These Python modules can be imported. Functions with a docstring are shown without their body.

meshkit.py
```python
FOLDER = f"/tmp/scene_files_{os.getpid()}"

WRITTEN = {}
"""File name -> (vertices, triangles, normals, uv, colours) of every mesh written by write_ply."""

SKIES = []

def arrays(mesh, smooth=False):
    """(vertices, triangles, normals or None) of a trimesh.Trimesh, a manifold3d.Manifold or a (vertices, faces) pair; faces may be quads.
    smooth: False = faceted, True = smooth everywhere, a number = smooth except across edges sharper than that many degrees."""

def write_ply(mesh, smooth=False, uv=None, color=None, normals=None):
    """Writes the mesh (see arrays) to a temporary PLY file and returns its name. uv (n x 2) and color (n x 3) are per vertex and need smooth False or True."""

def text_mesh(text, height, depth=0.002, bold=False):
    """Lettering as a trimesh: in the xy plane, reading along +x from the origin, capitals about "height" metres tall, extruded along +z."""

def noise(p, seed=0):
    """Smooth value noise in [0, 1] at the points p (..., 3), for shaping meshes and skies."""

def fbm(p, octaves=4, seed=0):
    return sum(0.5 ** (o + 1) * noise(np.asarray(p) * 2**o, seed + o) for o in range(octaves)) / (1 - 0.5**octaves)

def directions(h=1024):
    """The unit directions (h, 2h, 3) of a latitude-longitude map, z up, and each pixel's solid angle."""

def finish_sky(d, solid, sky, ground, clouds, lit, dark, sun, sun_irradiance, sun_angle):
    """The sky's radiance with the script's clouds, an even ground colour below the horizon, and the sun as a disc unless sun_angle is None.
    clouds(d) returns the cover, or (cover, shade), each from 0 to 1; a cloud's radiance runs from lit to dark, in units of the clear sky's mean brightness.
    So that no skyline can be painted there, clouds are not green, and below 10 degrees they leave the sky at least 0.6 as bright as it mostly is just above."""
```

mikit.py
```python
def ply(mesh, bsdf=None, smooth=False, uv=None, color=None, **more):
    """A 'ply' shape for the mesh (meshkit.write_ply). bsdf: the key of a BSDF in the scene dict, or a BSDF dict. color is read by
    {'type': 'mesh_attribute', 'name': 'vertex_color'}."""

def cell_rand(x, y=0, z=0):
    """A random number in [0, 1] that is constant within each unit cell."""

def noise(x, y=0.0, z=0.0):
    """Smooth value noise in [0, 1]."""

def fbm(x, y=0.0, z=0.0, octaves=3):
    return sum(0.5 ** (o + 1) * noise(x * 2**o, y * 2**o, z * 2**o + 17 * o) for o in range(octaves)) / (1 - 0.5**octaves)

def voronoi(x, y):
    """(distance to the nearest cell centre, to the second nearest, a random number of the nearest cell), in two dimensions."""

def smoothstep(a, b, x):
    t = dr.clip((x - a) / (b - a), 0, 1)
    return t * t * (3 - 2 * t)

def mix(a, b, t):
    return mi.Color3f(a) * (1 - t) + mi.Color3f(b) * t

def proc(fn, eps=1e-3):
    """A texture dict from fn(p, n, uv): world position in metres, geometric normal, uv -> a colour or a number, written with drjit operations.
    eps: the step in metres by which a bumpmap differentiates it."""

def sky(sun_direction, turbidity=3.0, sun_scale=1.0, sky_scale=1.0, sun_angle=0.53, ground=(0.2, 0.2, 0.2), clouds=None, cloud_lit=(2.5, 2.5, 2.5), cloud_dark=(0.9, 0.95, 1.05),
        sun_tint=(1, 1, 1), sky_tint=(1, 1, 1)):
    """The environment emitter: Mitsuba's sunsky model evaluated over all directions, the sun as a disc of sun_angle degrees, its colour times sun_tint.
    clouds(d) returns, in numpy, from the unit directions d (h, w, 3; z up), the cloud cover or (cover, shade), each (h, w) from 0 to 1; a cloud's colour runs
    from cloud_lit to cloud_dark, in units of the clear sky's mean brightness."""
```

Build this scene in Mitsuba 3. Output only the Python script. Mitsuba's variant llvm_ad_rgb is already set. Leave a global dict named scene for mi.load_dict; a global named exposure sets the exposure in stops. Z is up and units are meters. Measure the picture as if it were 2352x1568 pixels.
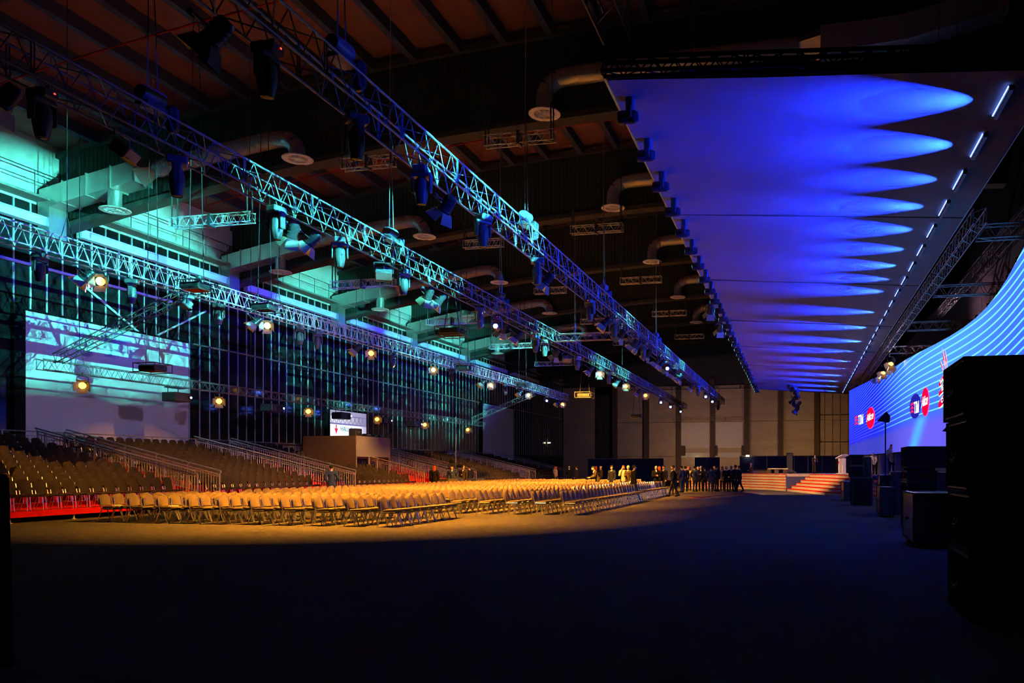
import math, random
import numpy as np
import trimesh, shapely.geometry as sg
import manifold3d as m3
import drjit as dr
import mitsuba as mi
import mikit, meshkit
from mikit import proc, noise, fbm, smoothstep, mix

random.seed(7)
RNG = np.random.default_rng(7)
T = mi.ScalarTransform4f
scene, labels = {}, {}
exposure = 4.0
LIGHT = 2.0 ** -exposure        # all light sources are scaled by this, so that the picture's brightness stays the same

# ------------------------------------------------------------------ camera (x right across the hall, y along it, z up; metres)
TH = math.radians(12.5)
FPX, CXPX, HORIZON = 1819.16, 1438.70, 1074.0
scene['camera'] = {
    'type': 'perspective', 'fov': math.degrees(2 * math.atan(1176.0 / FPX)), 'fov_axis': 'x', 'near_clip': 0.05, 'far_clip': 500.0,
    'principal_point_offset_x': (1176.0 - CXPX) / 2352.0, 'principal_point_offset_y': (784.0 - HORIZON) / 1568.0,
    'to_world': T().look_at(origin=[0, 0, 1.63], target=[-math.sin(TH), math.cos(TH), 1.63], up=[0, 0, 1])}

# ------------------------------------------------------------------ lamps of the show rig (their housings are built further down) and some unseen lights
AMBER, TEAL, BLUE, LAV = (1.0, 0.39, 0.04), (0.10, 1.0, 0.78), (0.005, 0.03, 1.0), (0.44, 0.36, 0.82)
N_SPOT = [0]
def spot(o, t, col, power, cutoff, beam=None, weight=1.0):
    N_SPOT[0] += 1
    o = [float(x) for x in o]; t = [float(x) for x in t]
    d = np.subtract(t, o); up = [0, 0, 1] if abs(d[2]) < 0.95 * np.linalg.norm(d) else [0, 1, 0]
    scene[f'beam_light_{N_SPOT[0]:03d}'] = {'type': 'spot', 'to_world': T().look_at(origin=o, target=t, up=up), 'cutoff_angle': float(cutoff),
        'beam_width': float(beam if beam else cutoff * 0.6), 'intensity': {'type': 'rgb', 'value': [c * power * LIGHT for c in col]}, 'sampling_weight': float(weight)}
# amber washes over the floor chairs, from the middle truss
for y, p in ((21.2, 1500), (31.0, 1900), (42.0, 2000), (53.5, 1700)):
    spot((-12.1, y, 7.35), (-13.6, y + 2.0, 0), AMBER, p, 59, 32, 4.0)
# amber washes on the grandstand, from the left truss
for y in (20.5, 29.5, 40.0, 57.0):
    spot((-21.7, y, 7.4), (-26.6, y + 1.5, .6), (1.0, .40, .07), 300, 34, 22, 2.4)
# teal moving heads at the left edge of the canopy
for k in range(13):
    y = 14.7 + 1.9 * (k if k < 7 else 7 + (k - 7) * 2.6)
    spot((-3.5, y, 8.28), (-31.6, y * 1.36 + 2.6 + (k % 2) * 1.2, 9.9), TEAL, 2600 if k < 7 else 3600, 10.2, 8.6, 1.5)
# lavender wash of the left wall, from unseen lights placed by the middle truss
for y, ty in ((27.0, 33.0), (50.0, 64.0)):
    spot((-13.1, y, 7.5), (-31.3, ty, 3.8), LAV, 150, 40, 24, 1.6)
spot((-10.0, 84.0, 7.4), (-12.0, 103.0, 7.5), LAV, 60, 55, 30, 1.0)  # unseen lavender light, placed to tint the far wall
# blue washes of the canopy from the LED battens along its right edge
BATTENS = [15.0 + 1.95 * k for k in range(29)]
for k, y in enumerate(BATTENS):
    if k > 8 and k % 2: continue
    spot((3.36, y, 7.72), (3.36 - 2, y + .1, 7.72 + .74), BLUE, (1.0 if k < 9 else 1.9) * (1500 + 450 * math.sin(k * 2.4)), 25.5, 3, 1.7)
# warm violet spill on the right wall, from the lamps right of the canopy
spot((4.9, 44.5, 7.4), (9.0, 38.0, 10.3), (1.0, .62, .85), 42, 80, 50, 2.0)
# stage front, then unseen lights behind the partitions, placed to light the far wall
spot((-7.85, 44.6, 7.2), (-1.0, 54.5, 0.6), (1.0, .5, .16), 1100, 27, 16, 5.0)
for x in (-13, 0.0):
    spot((x, 91.0, 1.0), (x, 103.0, 3.6), (1.0, .50, .15), 95, 66, 16, 3.0)

# ------------------------------------------------------------------ materials
def rgb(*c): return {'type': 'rgb', 'value': list(c)}
def mat(name, col, kind='diffuse', **k):
    c = col if isinstance(col, dict) else rgb(*col)
    if kind == 'diffuse': b = {'type': 'diffuse', 'reflectance': c}
    elif kind == 'metal': b = {'type': 'principled', 'base_color': c, 'metallic': k.get('metallic', .85), 'roughness': k.get('rough', .38), 'specular': .5}
    else: b = {'type': 'principled', 'base_color': c, 'roughness': k.get('rough', .4), 'specular': k.get('spec', .5)}
    scene[name] = {'type': 'twosided', 'b': b}
def f_carpet(p, n, uv):
    g = fbm(p.x * 9, p.y * 9, 0.0) * .35 + fbm(p.x * .45, p.y * .45, 3.0) * .45 + .55
    return mi.Color3f(.100, .085, .062) * g
def f_deck(p, n, uv):
    x = p.x / .46
    seam = smoothstep(.0, .05, dr.minimum(x - dr.floor(x), dr.floor(x) + 1 - x))
    return mi.Color3f(.26, .115, .125) * (.72 + .28 * seam) * (.85 + .3 * fbm(p.x * .4, p.y * .25, 0.0))  # pale deck; the red of warm bounce light is put into its colour
def f_far(p, n, uv):
    z = p.z / 1.05
    seam = smoothstep(.0, .06, dr.minimum(z - dr.floor(z), dr.floor(z) + 1 - z))
    return mi.Color3f(.60, .50, .38) * (.86 + .14 * seam) * (.88 + .24 * fbm(p.x * .5, p.z * 1.2, 0.0))
def f_girder(p, n, uv):
    x = p.x / .22
    r = dr.abs(x - dr.floor(x) - .5)
    return mi.Color3f(.045, .055, .05) * (.78 + .44 * smoothstep(.1, .3, r)) * (.85 + .3 * fbm(p.x * 1.2, p.z * .5, 0.0))
def f_cloth(p, n, uv):
    return mi.Color3f(.30, .29, .30) * (.93 + .14 * fbm(p.x * 1.1, p.y * .8, 0.0))
mat('m_carpet', proc(f_carpet)); mat('m_deck', proc(f_deck)); mat('m_farwall', proc(f_far)); mat('m_girder', proc(f_girder)); mat('m_canopy', proc(f_cloth))
mat('m_white', (.78, .77, .75)); mat('m_grey', (.30, .30, .31)); mat('m_darkgrey', (.075, .075, .08)); mat('m_black', (.014, .014, .016)); mat('m_brown', (.10, .072, .055))
mat('m_purlin', (.075, .08, .15)); mat('m_flange', (.085, .08, .075)); mat('m_column', (.13, .10, .085)); mat('m_bluewall', (.07, .08, .17)); mat('m_rightwall', (.16, .12, .13))
mat('m_red', (.62, .010, .007)); mat('m_redpipe', (.42, .03, .02)); mat('m_tan', (.46, .36, .25)); mat('m_chair', (.18, .13, .075)); mat('m_standseat', (.034, .026, .02))
mat('m_stage', (.52, .44, .30)); mat('m_skin', (.50, .31, .22)); mat('m_hair', (.03, .022, .018)); mat('m_hairgrey', (.42, .40, .38)); mat('m_hairred', (.40, .07, .02))
mat('m_suitnavy', (.018, .02, .038)); mat('m_suitblack', (.012, .012, .013)); mat('m_suitbrown', (.05, .036, .028)); mat('m_suitblue', (.03, .045, .10)); mat('m_shirt', (.7, .7, .7))
mat('m_orange', (.55, .10, .03)); mat('m_cyanstrip', (.62, .66, .68)); mat('m_paper', (.85, .84, .80)); mat('m_desk', (.05, .06, .16)); mat('m_cable', (.05, .05, .055)); mat('m_barn_lit', (.40, .36, .30))
mat('m_glass', (.012, .014, .016), 'gloss', rough=.07, spec=.5)
mat('m_alugrey', (.26, .25, .26), 'metal', rough=.4, metallic=.4); mat('m_alu', (.66, .67, .69), 'metal', rough=.45, metallic=.25); mat('m_aludark', (.10, .10, .11), 'metal', rough=.4, metallic=.5); mat('m_trussdark', (.13, .135, .14), 'metal', rough=.36, metallic=.2); mat('m_duct', (.55, .54, .52), 'metal', rough=.42, metallic=.75)
mat('m_rail', (.50, .46, .46), 'metal', rough=.36, metallic=.6); mat('m_chrome', (.60, .60, .64), 'metal', rough=.25, metallic=.9); mat('m_fixture', (.035, .036, .042), 'gloss', rough=.35, spec=.5); mat('m_tealfix', (.10, .105, .11), 'gloss', rough=.4)

# ------------------------------------------------------------------ mesh kit
def rot_to(d):
    d = np.asarray(d, float); z = d / np.linalg.norm(d)
    a = np.array([0, 0, 1.0]) if abs(z[2]) < .9 else np.array([1.0, 0, 0])
    x = np.cross(a, z); x /= np.linalg.norm(x)
    return np.stack([x, np.cross(z, x), z], 1)
BOXV = np.array([[x, y, z] for x in (-.5, .5) for y in (-.5, .5) for z in (-.5, .5)])
BOXF = np.array([[0, 1, 3], [0, 3, 2], [4, 6, 7], [4, 7, 5], [0, 4, 5], [0, 5, 1], [2, 3, 7], [2, 7, 6], [0, 2, 6], [0, 6, 4], [1, 5, 7], [1, 7, 3]])
class MB:
    def __init__(s): s.v, s.f, s.n = [], [], 0
    def add(s, v, f):
        v = np.asarray(v, float); s.v.append(v); s.f.append(np.asarray(f, int) + s.n); s.n += len(v); return s
    def box(s, c, d, R=None):
        v = BOXV * np.asarray(d, float)
        if R is not None: v = v @ np.asarray(R).T
        return s.add(v + np.asarray(c, float), BOXF)
    def bx(s, x0, x1, y0, y1, z0, z1): return s.box(((x0 + x1) / 2, (y0 + y1) / 2, (z0 + z1) / 2), (abs(x1 - x0), abs(y1 - y0), abs(z1 - z0)))
    def cbox(s, c, d, b=.02, R=None):
        # box with chamfered edges
        h = np.asarray(d, float) / 2; b = min(b, h.min() * .8); pts = []
        for sx in (-1, 1):
            for sy in (-1, 1):
                for sz in (-1, 1):
                    for k in range(3):
                        q = h - b; q[k] = h[k]; pts.append(q * (sx, sy, sz))
        hull = trimesh.convex.convex_hull(np.array(pts))
        v = hull.vertices if R is None else hull.vertices @ np.asarray(R).T
        return s.add(v + np.asarray(c, float), hull.faces)
    def tube(s, p, q, r, n=6, r2=None, caps=True):
        p, q = np.asarray(p, float), np.asarray(q, float); R = rot_to(q - p)
        a = np.arange(n) * 2 * math.pi / n; ring = np.stack([np.cos(a), np.sin(a), 0 * a], 1) @ R.T
        v = np.vstack([p + ring * r, q + ring * (r if r2 is None else r2)]); i = np.arange(n); j = (i + 1) % n
        f = np.vstack([np.stack([i, j, j + n], 1), np.stack([i, j + n, i + n], 1)])
        if caps: f = np.vstack([f, [[0, k + 1, k] for k in range(1, n - 1)], [[n, n + k, n + k + 1] for k in range(1, n - 1)]])
        return s.add(v, f)
    def path(s, pts, r, n=6):
        for a, b in zip(pts[:-1], pts[1:]): s.tube(a, b, r, n)
        return s
    def lathe(s, prof, n=16, axis=(0, 0, 1), o=(0, 0, 0)):
        # prof: (radius, height) pairs along the axis
        R = rot_to(axis); a = np.arange(n) * 2 * math.pi / n; v = []
        for r, h in prof: v.append(np.stack([np.cos(a) * r, np.sin(a) * r, np.full(n, h)], 1))
        i = np.arange(n); j = (i + 1) % n; f = []
        for k in range(len(prof) - 1):
            f += [np.stack([k * n + i, k * n + j, (k + 1) * n + j], 1), np.stack([k * n + i, (k + 1) * n + j, (k + 1) * n + i], 1)]
        return s.add(np.vstack(v) @ R.T + np.asarray(o, float), np.vstack(f))
    def prism(s, poly, z0, z1, M=None):
        m = trimesh.creation.extrude_polygon(sg.Polygon(poly) if not hasattr(poly, 'exterior') else poly, z1 - z0, engine='earcut')
        v = m.vertices + [0, 0, z0]
        if M is not None: v = v @ np.asarray(M)[:3, :3].T + np.asarray(M)[:3, 3]
        return s.add(v, m.faces)
    def grid(s, P):
        P = np.asarray(P, float); a, b = P.shape[:2]; i, j = np.meshgrid(np.arange(a - 1), np.arange(b - 1), indexing='ij'); k = (i * b + j).ravel()
        return s.add(P.reshape(-1, 3), np.vstack([np.stack([k, k + b, k + b + 1], 1), np.stack([k, k + b + 1, k + 1], 1)]))
    def mesh(s): return np.vstack(s.v), np.vstack(s.f)
TAKEN = {}
def key(name):
    if name not in TAKEN: TAKEN[name] = 0; return name
    TAKEN[name] += 1; return f'{name}_{TAKEN[name]:03d}'
def thing(name, label=None, cat=None, group=None, kind=None):
    k = key(name); d = {}
    if label: d['label'] = label
    if cat: d['category'] = cat
    if group: d['group'] = group
    if kind: d['kind'] = kind
    if d: labels[k] = d
    return k
def part(holder, name, mb, m, smooth=False, label=None, tw=None, kind=None, **more):
    k = key(f'{holder}__{name}' if holder else name)
    d = dict(mb) if isinstance(mb, dict) else mikit.ply(mb.mesh() if isinstance(mb, MB) else mb, m, smooth, **more)
    if tw is not None: d['to_world'] = tw
    scene[k] = d
    if label or kind: labels[k] = {a: b for a, b in (('label', label), ('kind', kind)) if b}
    return k
def solo(name, mb, m, label=None, cat=None, group=None, kind=None, smooth=False, tw=None, **more):
    k = thing(name, label, cat, group, kind)
    d = dict(mb) if isinstance(mb, dict) else mikit.ply(mb.mesh() if isinstance(mb, MB) else mb, m, smooth, **more)
    if tw is not None: d['to_world'] = tw
    scene[k] = d; return k
def P(mb, m, smooth=False, **more): return mikit.ply(mb.mesh() if isinstance(mb, MB) else mb, m, smooth, **more)
def grp(name, parts): scene[name] = {'type': 'shapegroup', **parts}; return name
def inst(k, g, tw): scene[k] = {'type': 'instance', 'shape': {'type': 'ref', 'id': g}, 'to_world': tw}
def place(x, y, z, rz=0.0, s=1.0):
    t = T().translate([float(x), float(y), float(z)]).rotate([0, 0, 1], float(rz))
    return t.scale(float(s)) if s != 1 else t
def frame(o, fwd, up=(0, 0, 1)):
    # local +x -> fwd, local +z -> as near to up as can be
    x = np.asarray(fwd, float); x = x / np.linalg.norm(x); y = np.cross(up, x); y /= np.linalg.norm(y); z = np.cross(x, y)
    M = np.eye(4); M[:3, 0], M[:3, 1], M[:3, 2], M[:3, 3] = x, y, z, o
    return T(M.tolist())
ORD = ['', 'first', 'second', 'third', 'fourth', 'fifth', 'sixth', 'seventh', 'eighth', 'ninth', 'tenth', 'eleventh', 'twelfth', 'thirteenth', 'fourteenth', 'fifteenth', 'sixteenth', 'seventeenth', 'eighteenth', 'nineteenth', 'twentieth', 'twenty-first', 'twenty-second', 'twenty-third', 'twenty-fourth', 'twenty-fifth', 'twenty-sixth', 'twenty-seventh', 'twenty-eighth', 'twenty-ninth', 'thirtieth']
def emit(c, p): return {'type': 'area', 'radiance': rgb(*[x * p * LIGHT for x in c]), 'sampling_weight': 0.004}

# ------------------------------------------------------------------ the hall
XL, XR, YF, Y0 = -31.6, 9.0, 103.0, 5.0
def beam_z(x): return 14.75 - 2.85 * (abs(x) / 31.6) ** 2.2
part(None, 'floor', MB().bx(-32, 14, -3, YF, -.2, 0), 'm_carpet'); labels['floor'] = {'kind': 'structure', 'label': 'dark grey brown carpet floor of the hall'}
BEAMS = [16.2, 28.5, 39.25, 49.8, 60.4, 71.0, 81.6, 92.2]
XS = np.linspace(XL - .4, XR + 4, 26)
k = thing('ceiling', 'roof deck carried by deep girders, with warm bounce light put into its reddish colour', kind='structure')
for a, b in zip([Y0] + BEAMS, BEAMS + [YF]):
    m = MB()
    m.grid([[(x, a, beam_z(x) + 3.62), (x, b, beam_z(x) + 3.62)] for x in XS]); m.grid([[(x, b, beam_z(x) + 3.75), (x, a, beam_z(x) + 3.75)] for x in XS])
    part(k, 'deck_panel', m, 'm_deck')
for i, y in enumerate(BEAMS):
    m = MB()
    lo = np.array([[x, beam_z(x)] for x in XS]); 
    for s in (-1, 1): m.grid([[(x, y + s * .16, beam_z(x) + .22), (x, y + s * .16, beam_z(x) + 3.15)] for x in XS])
    g = part(k, 'girder', m, 'm_girder')
    m = MB()
    for z0, z1 in ((0, .22), (3.15, 3.35)):
        m.grid([[(x, y - .34, beam_z(x) + z0), (x, y + .34, beam_z(x) + z0)] for x in XS]); m.grid([[(x, y - .34, beam_z(x) + z1), (x, y + .34, beam_z(x) + z1)] for x in XS])
        for s in (-1, 1): m.grid([[(x, y + s * .34, beam_z(x) + z0), (x, y + s * .34, beam_z(x) + z1)] for x in XS])
    part(k, 'girder_flange', m, 'm_flange')
    y1 = (BEAMS + [YF])[i + 1] - .3
    if i == len(BEAMS) - 1: y1 = YF
    for x in np.arange(-29.4, 9, 1.84):
        z = beam_z(x) + 3.15
        part(k, 'purlin', MB().bx(x - .13, x + .13, y + .3, y1, z, z + .5), 'm_purlin')
# left wall: grey base, dark glossy panels with pale joint strips, rails
k = thing('wall_left', 'left wall of tall dark glossy panels with pale vertical joint strips', kind='structure')
part(k, 'base', MB().bx(XL - .3, XL, 14, YF, 0, 3.18), 'm_darkgrey')
part(k, 'upper_wall', MB().bx(XL - .3, XL, 14, YF, 12.75, 19), 'm_white')
pane = P(MB().box((-.03, 0, 0), (.06, .66, 9.55)), 'm_glass'); strip = P(MB().box((.0, 0, 0), (.05, .05, 9.55)), 'm_cyanstrip')
grp('g_pane', {'pane': pane}); grp('g_strip', {'strip': strip})
part(k, 'backing', MB().bx(XL - .3, XL - .08, 14, YF, 3.18, 12.75), 'm_black')
for y in np.arange(18.2, 102.6, .735):
    inst(key(f'{k}__glass_panel'), 'g_pane', place(XL, y + .367, 7.96)); inst(key(f'{k}__joint_strip'), 'g_strip', place(XL + .01, y, 7.96))
part(k, 'rail', MB().bx(XL + .05, XL + .2, 15, 34.5, 10.06, 10.16), 'm_white'); part(k, 'rail', MB().bx(XL + .05, XL + .16, 36.0, 102, 8.14, 8.22), 'm_rail')
wk = part(k, 'walkway', MB().bx(XL, XL + .75, 16, YF, 12.85, 12.95), 'm_grey')
for y in np.arange(17, 102, 1.6):
    part(wk, 'rail_post', MB().tube((XL + .72, y, 12.95), (XL + .72, y, 13.9), .02, 4), 'm_aludark')
part(wk, 'hand_rail', MB().tube((XL + .72, 16, 13.9), (XL + .72, 102, 13.9), .022, 5).tube((XL + .72, 16, 13.45), (XL + .72, 102, 13.45), .016, 4), 'm_aludark')
for a, b in zip(BEAMS[:-1], BEAMS[1:]):
    part(k, 'crane_rail', MB().bx(XL + .2, XL + .5, a + .5, b - .7, 11.82, 12.12).bx(XL + .12, XL + .58, a + .5, b - .7, 12.12, 12.17), 'm_white')
    for y in np.linspace(a + 1, b - 1.2, 4): part(k, 'rail_bracket', MB().bx(XL, XL + .2, y - .06, y + .06, 11.9, 12.1), 'm_darkgrey')
for y, dy in ((24.4, 0), (28.9, 3.6), (36.9, -3.4)):
    part(k, 'brace', MB().tube((XL + .12, y, 10.1), (XL + .12, y + dy, 8.2), .05, 5), 'm_white')
# far wall
k = thing('wall_far', 'far end wall of cream panels between dark columns', kind='structure')
part(k, 'gable', MB().bx(-32, 14, YF + .02, YF + .3, 12.4, 19), 'm_darkgrey')
cols = [-31.6, -24.6, -20.3, -16.0, -11.6, -7.2, -2.9, 1.55, 5.9, 9.2]
for a, b in zip(cols[:-1], cols[1:]):
    if a < -27: continue
    for z0, z1 in ((0, 3.1), (3.14, 7.6), (7.64, 12.4)):
        part(k, 'panel', MB().bx(a + .3, b - .02, YF, YF + .25, z0, z1), 'm_farwall')
part(k, 'panel', MB().bx(-31.6, -27.2, YF, YF + .25, 0, 12.4), 'm_farwall')
part(k, 'gate', MB().bx(-27.2, -24.2, YF + .1, YF + .3, 0, 11.5), 'm_darkgrey')
for x in (-26.6, -25.9, -25.2, -24.6): part(k, 'gate_rib', MB().bx(x - .04, x + .04, YF, YF + .1, 0, 11.4), 'm_column')
for x in cols[1:-1]:
    part(k, 'column', MB().bx(x, x + .55, YF - .5, YF, 0, 13.2).bx(x - .05, x + .6, YF - .55, YF - .48, 0, 13.2), 'm_column')
for z in (4.9, 8.3): part(k, 'wall_rail', MB().bx(1.9, 9, YF - .06, YF, z - .06, z + .06), 'm_column')
for x in np.arange(2.8, 8.9, .95): part(k, 'wall_rib', MB().bx(x - .04, x + .04, YF - .05, YF, 2.4, 12.3), 'm_column')
part(k, 'sign_band', MB().bx(-15.6, -7.3, YF - .1, YF, 3.0, 3.6), 'm_white')
for x in (-15.9, -11.7, -7.6): part(k, 'door_motor', MB().bx(x, x + 1.0, YF - .3, YF, 3.2, 4.5), 'm_column')
for z in (8.0,): part(k, 'roller_door', MB().bx(-15.7, -7.4, YF - .08, YF, 4.2, 7.6), 'm_white')
# right wall behind the screen
k = thing('wall_right', 'dark brownish panelled wall above and behind the projection screen', kind='structure')
for y in np.arange(2, YF, 2.6):
    part(k, 'panel', MB().bx(XR, XR + .25, y + .02, y + 2.56, 0, 12.6), 'm_rightwall')
part(k, 'upper_wall', MB().bx(XR + .1, XR + .3, 0, YF, 12.6, 19.5), 'm_black')
part(None, 'wall_back', MB().bx(-32, 14, -3.3, -3, 0, 20), 'm_black'); labels['wall_back'] = {'kind': 'structure', 'label': 'dark wall behind the photographer'}
part(None, 'wall_side', MB().bx(-32.2, -31.9, -3, 14, 0, 20), 'm_black'); labels['wall_side'] = {'kind': 'structure', 'label': 'unlit near end of the left wall'}
part(None, 'ceiling_near', MB().bx(-32, 14, -3, Y0 + .01, 17.2, 17.4), 'm_black'); labels['ceiling_near'] = {'kind': 'structure', 'label': 'unlit roof above the photographer'}
# blue partitions before the far wall
for i, (x0, x1, y, h, lab) in enumerate([(-22.4, -14.2, 82, 2.55, 'long dark blue partition behind the far chairs'), (-10.9, -8.3, 82, 2.65, 'short dark blue partition behind the crowd'), (-6.1, 4.6, 80, 2.75, 'dark blue partition behind the stage')]):
    t = thing('partition', lab, 'partition')
    n = max(2, round((x1 - x0) / 1.3)); w = (x1 - x0) / n
    for j in range(n): part(t, 'panel', MB().bx(x0 + j * w + .01, x0 + (j + 1) * w - .01, y, y + .12, 0, h), 'm_bluewall')
    part(t, 'cap_rail', MB().bx(x0, x1, y - .02, y + .14, h, h + .08), 'm_tan')
for y0, y1, lab in ((16.6, 28.2, 'nearest'), (28.8, 38.9, 'second'), (39.6, 49.5, 'third'), (50.1, 60.1, 'fourth')):
    for j, dy in enumerate((2.6, 6.4)):
        y = y0 + dy; m = MB(); xs = np.linspace(-30, 8, 20)
        m.path([(x, y, beam_z(x) + 2.95) for x in xs], .035, 5)
        t = thing('sprinkler_pipe', f'thin red sprinkler pipe under the roof, {["nearer", "farther"][j]} of two in the {lab} bay', 'pipe', 'sprinkler pipes'); part(t, 'pipe', m, 'm_redpipe')
        for x in xs[::2]: part(t, 'hanger', MB().tube((x, y, beam_z(x) + 2.95), (x, y, beam_z(x) + 3.6), .012, 4), 'm_aludark')
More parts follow.
